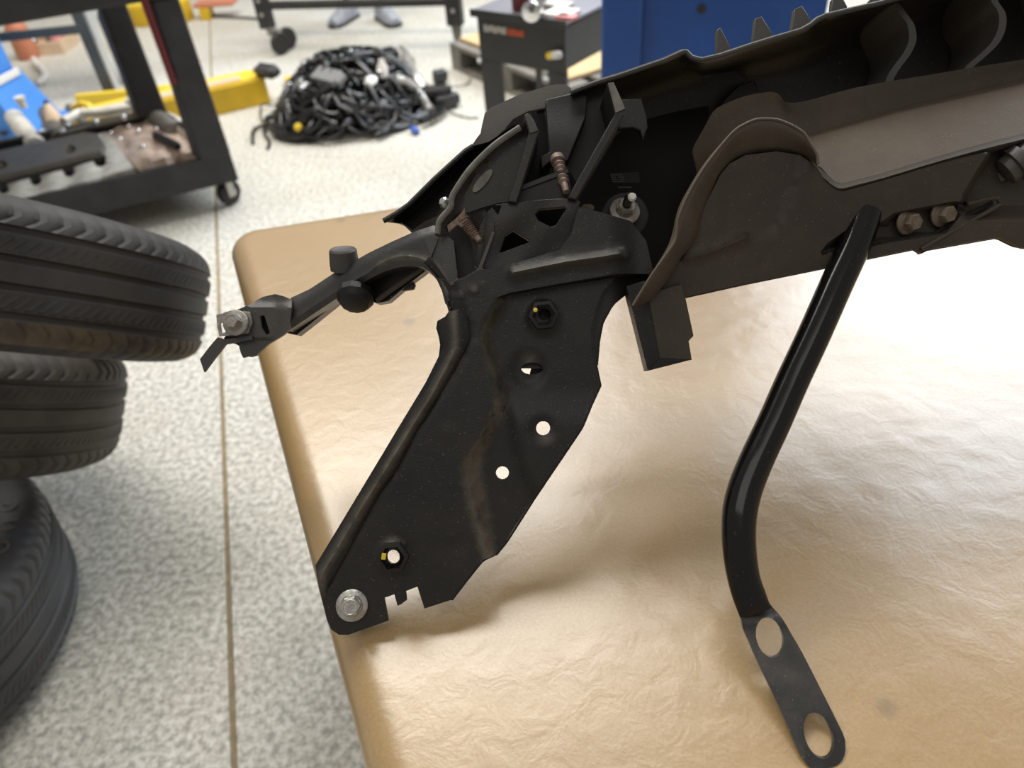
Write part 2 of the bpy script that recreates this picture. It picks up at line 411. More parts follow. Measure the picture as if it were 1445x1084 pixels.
def floor_mat():
    m = bpy.data.materials.new('speckled_floor'); m.use_nodes = True; nt = m.node_tree; N = nt.nodes; L = nt.links; p = N['Principled BSDF']
    tc = N.new('ShaderNodeTexCoord')
    def noise(s, d=2, r=.5):
        n = N.new('ShaderNodeTexNoise'); n.inputs['Scale'].default_value = s; n.inputs['Detail'].default_value = d; n.inputs['Roughness'].default_value = r
        L.new(tc.outputs['Object'], n.inputs['Vector']); return n.outputs['Fac']
    r = N.new('ShaderNodeValToRGB'); L.new(noise(75, 3, .6), r.inputs[0]); e = r.color_ramp.elements
    e[0].position = .36; e[0].color = (.40, .40, .375, 1); e[1].position = .47; e[1].color = (.60, .58, .52, 1)
    x = e.new(.56); x.color = (.73, .71, .66, 1); x = e.new(.66); x.color = (.86, .85, .82, 1)
    r3 = N.new('ShaderNodeValToRGB'); L.new(noise(1.6, 4), r3.inputs[0]); r3.color_ramp.elements[0].position = .35; r3.color_ramp.elements[0].color = (.86, .84, .79, 1)
    r3.color_ramp.elements[1].position = .65; r3.color_ramp.elements[1].color = (1, 1, 1, 1)
    mm = N.new('ShaderNodeMix'); mm.data_type = 'RGBA'; mm.blend_type = 'MULTIPLY'; mm.inputs[0].default_value = 1; L.new(r.outputs[0], mm.inputs[6]); L.new(r3.outputs[0], mm.inputs[7])
    L.new(mm.outputs[2], p.inputs['Base Color']); p.inputs['Roughness'].default_value = .42; p.inputs['Specular IOR Level'].default_value = .35
    return m
M['paper'] = paper_mat(); M['floor'] = floor_mat()

# ---------------------------------------------------------------- floor: four poured slabs with filled joints
fl = mesh_obj('floor', [(-8, -3, -.003), (9, -3, -.003), (9, 12, -.003), (-8, 12, -.003)], [(0, 1, 2, 3)], M['seam']); tag(fl, kind='structure')
fl['label'] = 'speckled light poured shop floor with a brown filled joint'
s1, s2 = at_z(300, 170), at_z(330, 1084); sd = (s2 - s1).normalized(); sn = Vector((-sd.y, sd.x, 0))
if sn.x < 0: sn = -sn
def sp(a, b): return s1 + sd * a + sn * b
gp = .0048
bk = -1.02                                      # cross joint
for a0, a1, b0, b1 in ((-9, bk - gp, -7, -gp), (-9, bk - gp, gp, 8), (bk + gp, 5, -7, -gp), (bk + gp, 5, gp, 8)):
    q = [sp(a0, b0), sp(a1, b0), sp(a1, b1), sp(a0, b1)]
    hull8('slab', [(p.x, p.y, -.012) for p in q] + [(p.x, p.y, 0) for p in q], M['floor'], fl, .0025)

# ---------------------------------------------------------------- table and paper
t0 = at_z(314, 322, TZ); t1 = at_z(510, 1084, TZ); t2 = at_z(560, 284, TZ)
ty = (t1 - t0).normalized(); tx = (t2 - t0).normalized()
rr = .03
tb = thing('work_table', 'rectangular work table hidden under the brown paper sheet', 'table', (t0 + tx * .8 + ty * .7) * 1 - Vector((0, 0, TZ)))
def tp(a, b, z): p = t0 + tx * a + ty * b; return (p.x, p.y, z)
hull8('tabletop', [tp(a, b, TZ - .045) for a, b in ((.012, .012), (1.6, .012), (1.6, 1.5), (.012, 1.5))] + [tp(a, b, TZ - .008) for a, b in ((.012, .012), (1.6, .012), (1.6, 1.5), (.012, 1.5))], M['tabletop'], tb, .012)
for a, b in ((.12, .12), (1.5, .12), (.12, 1.4), (1.5, 1.4)):
    c = Vector(tp(a, b, (TZ - .045) / 2)); box('leg', c, (.025, 0, 0), (0, .025, 0), (0, 0, (TZ - .045) / 2), M['steelgrey'], tb, .004)
from mathutils import noise as mn
def sheet_z(a, b):
    """wrinkles of the paper"""
    w = .5 + .5 * mn.noise(Vector((a * 2.0, b * 2.0, 3.1)))
    z = .0010 * mn.noise(Vector((a * 7, b * 10, 0))) + .0004 * (1 - abs(mn.noise(Vector((a * 15 + b * 4, b * 24 + a * 9, 7)))) * 2) * w
    k_ = 1 - abs(mn.noise(Vector((a * 26 - b * 9, b * 34 + a * 12, 4)))) * 3.2
    z += .0016 * max(0, k_) ** 2 * w * max(0, mn.noise(Vector((a * 6, b * 6, 9))) + .12)
    z += .0002 * mn.noise(Vector((a * 45, b * 60, 2)))
    e = min(1, max(0, (a - .16) / .30))
    return z * (.15 + .85 * e)
na, nb = 300, 260
vs, fs = [], []
prof = []                                       # distance in from the edge, drop
for i in range(8): prof.append((0.0 + .0, -.24 + .027 * i))
for i in range(1, 9):
    t = i / 8 * math.pi / 2; prof.append((rr - rr * math.cos(t), -rr + rr * math.sin(t)))
prof = [(0, -.25), (0, -.15), (0, -.07)] + prof[8:]
sa = prof + [(rr + (1.62 - rr) * (i / na), 0) for i in range(1, na + 1)]
sb = prof + [(rr + (1.52 - rr) * (i / nb), 0) for i in range(1, nb + 1)]
for a, da in sa:
    for b, db in sb:
        d = min(da, db) if (da < 0 and db < 0) else da + db
        z = TZ + d + (sheet_z(a, b) if d == 0 else 0)
        # round corner
        aa, bb = a, b
        cr = .05
        if a < cr and b < cr:
            q = Vector((cr - a, cr - b)); m_ = max(q.x, q.y); l_ = q.length
            if l_ > 0: q = q * (m_ / l_); aa, bb = cr - q.x, cr - q.y
        vs.append(Vector(tp(aa, bb, z)))
n_ = len(sb)
for i in range(len(sa) - 1):
    for j in range(n_ - 1): a = i * n_ + j; fs.append((a, a + 1, a + n_ + 1, a + n_))
pp = mesh_obj('kraft_paper', vs, fs, M['paper'], None, 60)
tag(pp, 'brown kraft paper sheet covering the table, wrinkled and shiny on the right', 'paper')

# ================================================================ the bumper carrier assembly
root = thing('bumper_carrier', 'black plastic bumper carrier with dusty deflector and bent steel strut on brown paper', 'car part', at_z(1100, 960, TZ))
PL, PG, PB, PDU = M['plastic'], M['plastic_grey'], M['plastic_brown'], M['plastic_dust']
def bolt(name, x, y, off, rw, rh, hh, mt, parent, tilt=(0, 0), stud=0, mark=None, mtw=None):
    """flanged hex bolt: rw flange radius, rh hex radius, hh head height; axis towards the viewer side of the plane"""
    c = A(x, y, off); ax = (-NA + RW @ Vector((tilt[0], tilt[1], 0))).normalized()
    vs, fs = lathe_geo([(rw * .96, 0), (rw, rw * .06), (rw, rw * .16), (rw * .95, rw * .22), (rh * 1.15, rw * .30), (rh * 1.02, rw * .42)], c, ax, 32)
    o = mesh_obj(name, vs, fs, mtw or mt, parent, 32)
    vs, fs = lathe_geo([(rh * 1.06, rw * .3), (rh * 1.06, rw * .3 + hh * .78), (rh * .93, rw * .3 + hh), (rh * .80, rw * .3 + hh * 1.0), (rh * .76, rw * .3 + hh * .95)], c, ax, 6)
    hd = mesh_obj('hex_head', vs, fs, mt, o, 25); hd.matrix_parent_inverse = PINV_of(parent)
    if stud:
        lt = lathe('stud', [(rh * .55, 0), (rh * .55, stud * .8), (rh * .42, stud)], c + ax * (rw * .3 + hh * .6), ax, M['plastic_dark'], o, 14); lt.matrix_parent_inverse = PINV_of(parent)
    if mark:
        cp = lathe('head_disc', [(rh * .80, 0), (rh * .80, rw * .05), (rh * .70, rw * .09), (rh * .66, rw * .06)], c + ax * (rw * .3 + hh * .95), ax, mt, o, 24); cp.matrix_parent_inverse = PINV_of(parent)
        ux = RW @ Vector((.55, .83, 0)); uy = ax.cross(ux)
        t = letters('head_mark', mark, c + ax * (rw * .3 + hh * .95 + rw * .06), ux, uy, rh * 1.15, rh * .03, mt, o); t.matrix_parent_inverse = PINV_of(parent)
    return o
def PINV_of(parent): return Matrix()
# parts of parts: a child of a child keeps the identity inverse because its parent already sits at the world origin of the thing
_root_inv = PINV[root.name]

# ---- lower bracket plate
plate_out = [(633, 440), (628, 447), (617, 453), (615.5, 463), (619, 475), (621, 487), (619, 503), (600, 541), (560, 607), (500, 707), (445, 798), (450, 830), (457, 857), (461, 874), (467, 888), (478, 896), (492, 896),
             (548, 876), (542, 844), (556.5, 839), (561, 855), (566, 853), (574, 847), (572.5, 834.5), (589, 828), (599, 859), (636, 847), (655, 822), (680, 791), (699, 783), (713, 766), (722, 750), (752.5, 704),
             (820, 604), (834, 570), (846, 544), (841, 520), (835, 494), (834, 466), (841, 434), (850, 413), (866, 391), (840, 396), (800, 402), (740, 412), (700, 420), (660, 432)]
stepA = [(700, 405), (699, 419), (689, 443), (682, 455), (676, 477), (683, 505), (694, 535), (697, 557), (696, 575), (689, 596), (677, 618), (658, 641), (651, 655), (651, 668), (658, 707), (668, 745), (677, 776), (684, 800)]
stepB = [(722, 405), (718, 425), (708, 445), (700, 460), (696, 480), (702, 505), (712, 535), (716.5, 560), (712, 580), (704, 600), (692, 622), (683.5, 640), (680, 655), (679.5, 664), (687, 701), (693, 735), (697, 767), (704, 790)]
stepC = [(728, 560), (737, 620), (748, 660), (760, 690), (772, 705)]
crack = [(658, 440), (662, 455), (664, 466), (664, 478), (655, 499), (641.5, 524), (600, 592), (589, 607), (577, 631), (558, 667), (536, 698), (505, 754), (483, 794), (461, 834)]
crest = [(640, 440), (641, 470), (643, 490), (636, 508), (608, 560), (560, 637), (514, 711), (470, 785), (454, 812)]
def plate_h(x, y):
    z = 0.0
    # recess right of the step
    xa, xb = interp(stepA, y), interp(stepB, y); t = sst((x - xa) / max(4, xb - xa))
    z += .013 * t
    # second, shallower step lower right
    if y > 545: z += -.005 * sst((x - interp(stepC, y) + 22) / 22) * sst((y - 545) / 60) * (1 - sst((y - 690) / 30))
    # rolled left flange
    xc, xk = interp(crest, y), interp(crack, y)
    if y < 845:
        fade = 1 - sst((y - 815) / 40)
        if x < xc: z += .00055 * (xc - x) * 1.0 * fade
        d = (x - xc) / max(6, xk - xc)
        if d < 1: z -= .0035 * (1 - sst(abs(d) if d > 0 else -d * .3)) * fade
        # score line beside the flange
        z += .0016 * max(0, 1 - abs(x - xk) / 4.5) * fade
    # raised nut boss
    for bx, by, br, bh in ((553, 786, 24, -.007), (765, 447, 26, -.006), (745, 522, 30, .003), (766, 606, 22, .002), (648, 770, 17, .0006), (630, 611, 14, -.0005)):
        d = math.hypot(x - bx, y - by) / br
        if d < 1: z += bh * sst((1 - d) * 2.2)
    # low rim return at the bottom edge
    return z
def plate_dust_highlight(x, y):  # real dust plus painted highlights on the step face and flange crest
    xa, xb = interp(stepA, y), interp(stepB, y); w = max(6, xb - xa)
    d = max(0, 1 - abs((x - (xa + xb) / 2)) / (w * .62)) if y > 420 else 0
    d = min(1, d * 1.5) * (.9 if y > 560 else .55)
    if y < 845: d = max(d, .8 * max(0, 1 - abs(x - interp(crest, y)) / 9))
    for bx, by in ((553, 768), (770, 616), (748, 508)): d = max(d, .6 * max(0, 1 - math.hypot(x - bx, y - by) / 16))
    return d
holes = [circ(555, 786, 9, 10), circ(766.5, 604.5, 10, 10), circ(709, 667.5, 9.2, 9.2), circ(751, 520, 15.5, 8.5), circ(768, 444, 9, 8.5)]
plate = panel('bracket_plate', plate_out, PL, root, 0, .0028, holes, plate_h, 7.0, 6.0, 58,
              dust=plate_dust_highlight, lines=[spline(stepA, 4), spline([tuple(Vector(p).lerp(Vector((interp(stepB, p[1]), p[1])), .5)) for p in stepA], 4), spline(stepB, 4), crack, [(x - 4, y - 1) for x, y in crack], crest])
def sub(o, par=None):
    """parent o (built with world coordinates) below the part par of the root"""
    o.parent = par; o.matrix_parent_inverse = Matrix(); return o
# parts were given the root's inverse; sub-parts hang below a part whose world matrix is identity
# return walls of the plate (its moulded edges run back from the viewer)
def edge_wall(name, pts, depth, mt, par, off=.001, hh=None, w=.0024, closed=False):
    P = dense(pts, 8, False); fr = [A(x, y, off + (hh(x, y) if hh else 0)) for x, y in P]
    return loft(name, [fr, [p + NA * depth for p in fr]], mt, par, n=len(P), thick=w, sub=1, ndir=(RW @ Vector((.7, .1, 0))))
edge_wall('edge_return', [(699, 783), (713, 766), (752.5, 704), (820, 604), (834, 570), (846, 544)], .016, PL, root, .003, plate_h)
edge_wall('edge_return', [(636, 847), (655, 822), (680, 791), (699, 783)], .012, PL, root, .002, plate_h)
edge_wall('edge_return', [(619, 503), (600, 541), (560, 607), (500, 707), (445, 798)], .012, PL, root, .002, plate_h)
edge_wall('edge_return', [(846, 544), (841, 520), (835, 494), (834, 466), (841, 434), (850, 413), (866, 391)], .030, PL, root, .004, plate_h)
# hex socket walls, nuts and paint marks behind the holes
for (x, y, o_, rr_) in ((555, 786, -.0065, .0125), (767, 445, .003, .012)):
    lathe('hex_boss', [(rr_ * .74, -.001), (rr_ * 1.0, -.001), (rr_ * .95, .004), (rr_ * .72, .0045)], A(x, y, o_), -NA, M['plastic_dark'], root, 6, 20, True)
box('paint_mark', A(541.5, 785.5, -.0117), RW @ Vector((.0016, .0002, 0)), RW @ Vector((-.0004, .0023, 0)), NA * .0004, M['yellow_mark'], root, .0007)['label'] = 'yellow paint dab beside the lower hole'
lathe('paint_mark', [(.0017, 0), (.0016, .0006), (.0008, .0009)], A(755.5, 437.5, -.002), -NA, M['yellow_mark'], root, 10)['label'] = 'yellow paint dot beside the upper nut'
lathe('nut_bore', [(.0066, 0), (.0078, 0), (.0078, .018), (.0020, .018), (.0022, .0165), (.0064, .0160)], A(768, 446, .011), NA, M['plastic_dark'], root, 16, 30, True)
lathe('bore_thread', [(.0058, 0), (.0058, .003), (.003, .0035)], A(764.5, 449, .026), NA, M['tan_steel'], root, 12)
panel('hole_web', [(752, 510), (768, 512), (768, 528), (747, 530)], M['plastic_grey'], root, .035, .003, step=60)
bolt('flange_bolt', 497, 854, -.0008, .0118, .0074, .0056, M['zinc'], root, (.06, -.12), mark='B')

# ---- body above the plate, round to the deflector
body_out = [(597, 372), (606, 381), (616, 394), (622, 404), (627, 418), (630, 428), (636, 434), (633, 440), (640, 470), (700, 520), (790, 520), (841, 512), (844, 480), (849, 455), (863, 430), (884, 413), (915, 425), (921, 380), (912, 340), (890, 312), (850, 300),
            (816, 292), (806, 330), (790, 352), (745, 366), (690, 379), (676, 381), (655, 392), (634, 401), (620, 380), (606, 362)]
ridge = [(726, 384), (760, 377), (800, 369), (850, 362), (878, 357)]
seam1 = [(636, 449), (660, 437), (680, 427), (720, 413), (780, 402), (866, 387)]
seam2 = [(640, 416), (660, 410), (682, 403)]
def body_h(x, y):
    z = 0
    d = seg_dist((x, y), ridge); z -= .0055 * sst(1 - d / 11)
    ys = interp(seam1, x, 0)
    if y > ys: z += .020 * sst((y - ys) / 6) * sst((x - 640) / 40)
    d = seg_dist((x, y), seam2); z -= .0015 * sst(1 - d / 4)
    z += .006 * sst((x - 860) / 40)
    # rolled neck under the arm
    xo = interp([(597, 372), (616, 394), (627, 418), (633, 440)], y)
    z += .012 * (1 - sst((x - xo) / 26)) if y < 445 else 0
    return z
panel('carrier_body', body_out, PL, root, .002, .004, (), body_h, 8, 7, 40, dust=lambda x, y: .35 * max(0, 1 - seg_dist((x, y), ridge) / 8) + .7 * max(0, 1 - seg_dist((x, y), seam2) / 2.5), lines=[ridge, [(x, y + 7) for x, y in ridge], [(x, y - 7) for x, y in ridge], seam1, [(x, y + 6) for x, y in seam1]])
edge_wall('edge_return', [(841, 515), (844, 480), (849, 455), (863, 430), (884, 413)], .04, M['plastic_dark'], root, .003, body_h)
edge_wall('edge_return', [(633, 440), (627, 418), (616, 394), (606, 381), (597, 372)], .02, PL, root, .012)

# ---- lattice web with triangular windows
lat_out = [(700, 288), (728, 285), (770, 281), (813, 279), (819, 285), (808, 330), (795, 352), (745, 367), (690, 380), (672, 379), (673, 350), (676, 320), (688, 298)]
tri = [[(694, 291), (707, 290), (703, 303)], [(755, 302), (762, 295), (796, 292), (799, 295), (784, 318), (777, 320), (760, 311)], [(705, 356), (713, 332), (724, 325), (746, 339), (746, 342), (707, 356)]]
def lat_h(x, y): return .003 * sst((y - 300) / 60) + .002 * math.sin((x + y) * .09) * .3
panel('lattice_web', lat_out, M['plastic'], root, .004, .006, tri, lat_h, 9, 6, 35, bevel=.0006)
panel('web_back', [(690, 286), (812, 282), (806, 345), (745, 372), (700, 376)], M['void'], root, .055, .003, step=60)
# pocket under the long screw
panel('pocket_back', [(612, 345), (625, 333), (645, 296), (690, 278), (712, 276), (705, 330), (676, 382), (636, 402), (618, 380)], M['plastic_dark'], root, .032, .003, (), None, 30)
panel('pocket_wall', [(662, 330), (668, 302), (684, 296), (697, 312), (697, 325), (676, 378), (670, 376), (666, 345)], M['plastic'], root, .012, .004, (), lambda x, y: -.009 * sst((x - 662) / 30), 10)
panel('pocket_rim', [(633, 398), (655, 391), (674, 380), (695, 326), (698, 328), (678, 384), (656, 396), (636, 403)], M['plastic_grey'], root, .003, .003, step=50)
panel('web_tab', [(600, 338), (619, 335), (618, 338), (608, 363)], PG, root, .012, .002, step=50)
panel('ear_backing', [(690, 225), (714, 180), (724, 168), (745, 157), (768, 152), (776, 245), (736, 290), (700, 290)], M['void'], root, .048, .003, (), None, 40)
# ---- ear plate with its worn rim
ear_out = [(614, 332), (617, 322), (621, 311), (629, 303), (635.5, 293), (637.5, 279), (645, 265), (664, 238), (680, 222), (695, 207), (708, 197), (720, 189), (734, 180), (738, 172), (742, 160), (748, 160), (753, 169),
           (757, 185), (744, 225), (728, 284), (705, 286), (680, 293), (655, 302), (648, 300), (640, 308), (632, 330), (620, 334)]
rim = [(617, 330), (621, 311), (635.5, 293), (637.5, 279), (645, 265), (664, 238), (695, 207), (720, 189), (734, 180)]
def ear_h(x, y):
    z = .010 * sst(1 - (seg_dist((x, y), [(757, 185), (728, 284)])) / 70) * 0
    z += .00025 * (x - 690) * 0
    d = seg_dist((x, y), rim); z += -.006 * sst(1 - d / 13)
    return z + .008
panel('ear_plate', ear_out, PL, root, 0, .003, (), ear_h, 7.5, 6, 40)
tube('ear_rim', [A(x, y, .0005) for x, y in spline(rim, 4)], .0024, M['edge_wear'], root, 8)['label'] = 'scuffed pale rim'
panel('oval_pad', circ(681, 255, 20.5, 6.2, 24, R_(-50)), M['edge_wear'], root, .0062, .002, (), None, 50)['label'] = 'smooth grey oval pad'
# ribs A and B: plates standing towards the viewer, running back into the shell
def rib(name, pts, depth, mt=PL, off=0.0, bev=.0008):
    return panel(name, pts, mt, root, off, depth, (), None, 60, 14, 30, bevel=bev)
rib('rib', [(739, 163), (745, 159), (753, 169), (761, 185), (757, 197), (729, 286), (716, 284), (724, 262), (746, 186)], .045, PL, -.001)
rib('rib', [(857, 117), (866, 115), (883, 153), (880, 163), (813, 282), (801, 279), (868, 160)], .060, PL, -.002)
panel('rib_edge', [(858, 117), (866, 116), (882, 153), (869, 159)], M['edge_wear'], root, -.0032, .001, step=40)['label'] = 'worn pale rib end'
panel('rib_edge', [(741, 163), (745, 160), (752, 169), (759, 184), (748, 188), (745, 176)], PG, root, -.0022, .001, step=40)
panel('cell_floor', [(735, 262), (800, 236), (806, 268), (800, 282), (728, 286)], M['plastic_dark'], root, .012, .004, (), None, 20)
panel('cell_lip', [(735, 262), (770, 249), (801, 239), (803, 243), (770, 255), (736, 268)], PL, root, .010, .003, step=50)
# boss with the double-ended stud
panel('boss', [(770, 140), (812, 130), (829, 134), (827, 165), (801, 228), (780, 226), (764, 238), (762, 222), (775, 215)], M['plastic_dark'], root, .024, .02, (), lambda x, y: .012 * sst(1 - (y - 130) / 80), 10, bevel=.001)
def screw(name, p0, p1, rad, turns, mt, tip=.3):
    p0 = Vector(p0); ax = Vector(p1) - p0; L = ax.length; prof_ = [(rad * 1.25, 0), (rad * 1.25, L * .12), (rad * .8, L * .14)]
    for i in range(turns):
        s = L * (.16 + .62 * i / turns); d = L * .62 / turns; k = rad * (1.0 - .15 * i / turns)
        prof_ += [(k * .68, s), (k * 1.08, s + d * .45), (k * 1.08, s + d * .6), (k * .68, s + d * .95)]
    prof_ += [(rad * .62, L * .8), (rad * .55, L * .96), (rad * tip, L)]
    return lathe(name, prof_, p0, ax, mt, root, 14, 30)
screw('stud_screw', A(786, 223, .026), A(799, 271, .004), .0046, 5, M['rust'], .5)['label'] = 'dusty threaded stud in the ribbed cell'
screw('long_screw', A(652, 309, .010), A(678, 341, .004), .0042, 8, M['rust'], .12)['label'] = 'pointed self-tapping screw below the ear'
panel('spring_clip', [(630, 318), (643, 308), (652, 298), (656, 291), (657, 304), (660, 310), (652, 321), (645, 317), (633, 328)], M['rust'], root, .006, .004, (), None, 40, bevel=.0006)['label'] = 'dusty pinkish metal spring clip'
lathe('clip_head', [(.0045, 0), (.005, .003), (.0035, .007), (.002, .008)], A(632, 291, .010), RW @ Vector((-.45, -.4, -.6)), M['chrome'], root, 8, 25)['label'] = 'shiny screw head at the rim'
# ---- fascia flap and pale backing at the far left edge
flap_up = [(541, 312), (560, 301), (577, 289), (612, 254), (636, 232), (657, 213), (668, 206), (690, 200), (726, 176)]
flap_mid = [(556, 314), (575, 306), (596, 288), (630, 256), (655, 232), (680, 212), (700, 196), (732, 180)]
flap_low = [(568, 316), (582, 327), (588, 349), (606, 338), (616, 328), (634, 292), (655, 250), (700, 204), (737, 182)]
loft('fascia_flap', [[A(x, y, .040) for x, y in flap_up], [A(x, y, .055) for x, y in flap_mid], [A(x, y, .030) for x, y in spline(flap_low, 3)]], M['plastic_dark'], root, 40, .003, 60)
tube('flap_bead', [A(x, y, .0385) for x, y in flap_up[:7]], .0022, PL, root, 8)
panel('flap_return', [(566, 314), (582, 325), (600, 312), (625, 302), (616, 330), (600, 345), (588.5, 351), (583, 330)], M['plastic_brown'], root, .026, .003, (), lambda x, y: .01 * sst((x - 570) / 50), 9)['label'] = 'brown dusty inner face'
pale = [(666, 205), (672, 196), (678, 188), (680, 177), (684, 160), (692, 152), (734, 133), (770, 122), (784, 119), (797, 119), (804, 123), (809, 128), (790, 146), (764, 155), (742, 163), (735, 170), (725, 168), (722, 176), (709, 185), (697, 198), (684, 209), (674, 210)]
panel('pale_backing', pale, M['grey_flange'], root, .050, .004, (), lambda x, y: .00012 * (interp([(666, 205), (680, 165), (734, 133), (809, 120)], x, 0) - y) * -1, 9, 7, 40)['label'] = 'lighter grey backing flange'

# ---- back wall of the dark recess
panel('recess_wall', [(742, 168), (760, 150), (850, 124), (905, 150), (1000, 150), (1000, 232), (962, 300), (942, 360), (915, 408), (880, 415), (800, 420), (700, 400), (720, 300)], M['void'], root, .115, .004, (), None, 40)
panel('recess_roof', [(758, 157), (800, 140), (858, 122), (868, 160), (846, 205), (815, 260), (800, 232), (826, 165), (828, 134)], M['plastic_dark'], root, .045, .003, (), None, 30)
panel('hook_tab', [(874, 140), (905, 138), (913, 165), (914, 178), (907, 198), (903, 184), (893, 180), (872, 182)], PL, root, .030, .006, (), None, 20, bevel=.001)
bolt('flange_nut', 881, 299, .045, .0123, .0068, .007, M['zinc_dull'], root, (.05, -.35), stud=.016)
lathe('stud_cap', [(.0030, 0), (.0034, .002), (.002, .004)], A(891.5, 279, .020), -NA, M['whiteplastic'], root, 10)['label'] = 'white tip on the stud'
panel('nut_boss', circ(882, 303, 33, 32, 22), M['plastic_dark'], root, .052, .03, (), None, 50, bevel=.002)
panel('oblong_insert', [(818, 292), (824, 287.5), (834, 287.5), (839, 291), (838, 296), (832, 299.5), (822, 299), (818, 296)], M['tan_steel'], root, .050, .006, (), None, 50, bevel=.0008)['label'] = 'beige oblong insert in the recess'
lb = panel('part_label', [(860, 244), (902, 243), (903, 258), (864, 259)], M['label'], root, .058, .001, (), None, 60); lb['label'] = 'small dark printed sticker'
k = 0
for (x0, y0, x1, y1) in ((861.5, 246, 879, 247.6), (862, 249.2, 869, 250.6), (872, 249.2, 881, 250.6), (863, 252.5, 870, 253.9), (874, 252.5, 881, 253.9), (864, 255.5, 880, 257), (872, 263.5, 891, 265)):
    k += 1; panel('print_line', [(x0, y0), (x1, y0), (x1, y1), (x0, y1)], M['label_ink'], root, .0575, .0004, (), None, 60)

# ---- top beam: wall, lip, stiffening fins
top_edge = [(806, 128), (840, 115), (876, 104), (937, 83), (962, 71.5), (968, 71), (976, 79), (989, 83), (1017, 76.5), (1060, 62), (1089, 53), (1130, 41), (1144, 33), (1152, 26), (1164, 20.5), (1200, 12), (1240, 3), (1300, -14), (1400, -44), (1540, -86)]
def up(c, dx, dy): return [(x + dx, y + dy) for x, y in c]
wall_bot = [(870, 215), (900, 192), (960, 178), (1000, 172), (1050, 165), (1130, 160), (1250, 140), (1400, 105), (1540, 70)]
wall_mid = [(838, 170), (880, 140), (960, 112), (1040, 100), (1120, 85), (1200, 60), (1300, 35), (1400, 5), (1540, -40)]
loft('beam_wall', [[A(x, y, .030) for x, y in top_edge], [A(x, y + 5, .034) for x, y in top_edge], [A(x, y + 13, .060) for x, y in top_edge], [A(x, y, .105) for x, y in spline(wall_mid, 4)], [A(x, y, .118) for x, y in spline(wall_bot, 4)]], PL, root, 110, .004, 50)
tube('beam_lip', [A(x, y + 2, .029) for x, y in dense(top_edge, 8, False)], .0021, PG, root, 8)
loft('beam_top', [[A(x, y, .030) for x, y in top_edge], [A(x, y - 1, .050) for x, y in top_edge], [A(x, y - 2, .070) for x, y in top_edge]], PG, root, 90, .003, 50)
for q in ([(1011.5, 42), (1017, 38.5), (1031, 66), (1030, 76), (1012, 80)], [(1065.5, 26), (1075, 23), (1090.5, 47), (1088, 58), (1062, 66)], [(1121, 12.5), (1132, 8), (1146, 29), (1143, 40), (1116, 48)], [(1175, -3), (1189, -4), (1196, 9), (1193, 18), (1172, 24)]):
    panel('beam_fin', q, PG, root, .034, .006, (), None, 60, 12, 30, bevel=.0006)
# fins on the front of the beam
fin1 = [(1255, -30), (1257, 2), (1262, 8), (1272, 22), (1280, 34), (1283, 50), (1281, 62), (1274, 76), (1262, 92), (1252, 108), (1245, 130)]
fin2 = [(1385, -40), (1398, 0), (1406, 12), (1410, 24), (1408, 42), (1399, 60), (1380, 79), (1362, 95), (1350, 118)]
fin3 = [(1510, -60), (1530, -20), (1536, 0), (1530, 30), (1505, 60), (1480, 90)]
for fc in (fin1, fin2, fin3):
    s_ = spline(fc, 4); fr = [A(x, y, .046) for x, y in s_]; nside = RW @ Vector((1, .1, 0))
    loft('beam_rib', [fr, [p + NA * .03 for p in fr], [p + NA * .065 for p in fr]], PG, root, 40, .006, 45, ndir=nside, sub=1)  # lighter plastic stands in for light on the rib faces
# smudged shallow block on the wall
panel('wall_block', [(1020, 140), (1040, 120), (1066, 112), (1072, 130), (1050, 140), (1015, 155)], PL, root, .098, .02, (), None, 20, bevel=.002)

# ---- dusty deflector: flange, shelf, nose, face, horn
flange_top = [(978, 215), (980, 205), (993, 182), (1006, 158), (1017, 149.5), (1050, 136), (1083, 130), (1095, 130.5), (1102, 136), (1108, 144), (1135, 143), (1210, 123), (1309, 106), (1380, 94), (1445, 83.5), (1560, 62)]
flange_mid = [(985, 245), (990, 230), (1002, 205), (1018, 180), (1035, 172), (1065, 160), (1092, 154), (1100, 156), (1108, 160), (1118, 165), (1140, 166), (1207, 148), (1290, 130), (1370, 113), (1445, 98), (1560, 75)]
crease_ = [(985, 262), (995, 245), (1010, 225), (1030, 212), (1060, 204), (1090, 199), (1110, 197), (1138, 191), (1205, 172), (1272, 152), (1359, 132), (1445, 112), (1560, 87)]
shelf1 = [(1000, 275), (1020, 255), (1045, 238), (1075, 228), (1110, 222), (1150, 213), (1215, 196), (1275, 180), (1350, 162), (1445, 138), (1560, 110)]
nose_t = [(1020, 285), (1050, 262), (1080, 252), (1120, 243), (1152, 233), (1168, 247), (1180, 257), (1188, 258.5), (1207, 254), (1249, 243), (1332, 218), (1404, 198), (1445, 188), (1560, 156)]
nose_f = [(1020, 292), (1050, 270), (1080, 260), (1120, 252), (1150, 240), (1166, 254), (1179, 264), (1189, 265.5), (1208, 261), (1250, 250), (1332, 225.5), (1404, 206), (1445, 196), (1560, 164)]
nose_b = [(1022, 297), (1050, 276), (1080, 266), (1120, 258), (1150, 246), (1165, 259), (1178, 269), (1189, 271.5), (1208, 266.5), (1251, 254.5), (1332, 232), (1404, 213), (1445, 203), (1560, 171)]
def C3(c, off, n=3): return [A(x, y, off) for x, y in spline(c, n)]
loft('deflector_flange', [C3(flange_top, .036), C3(flange_mid, .042), C3(crease_, .046)], M['plastic_tan'], root, 80, .003, 50)
loft('deflector_shelf', [C3(crease_, .0455), C3(shelf1, .026), C3(nose_t, .004)], PDU, root, 80, .003, 60)['label'] = 'upper shelf filmed with tan dust'
loft('deflector_nose', [C3(nose_t[4:], .004), C3(nose_f[4:], -.004), C3(nose_b[4:], .002)], M['plastic_brown'], root, 90, .003, 60)
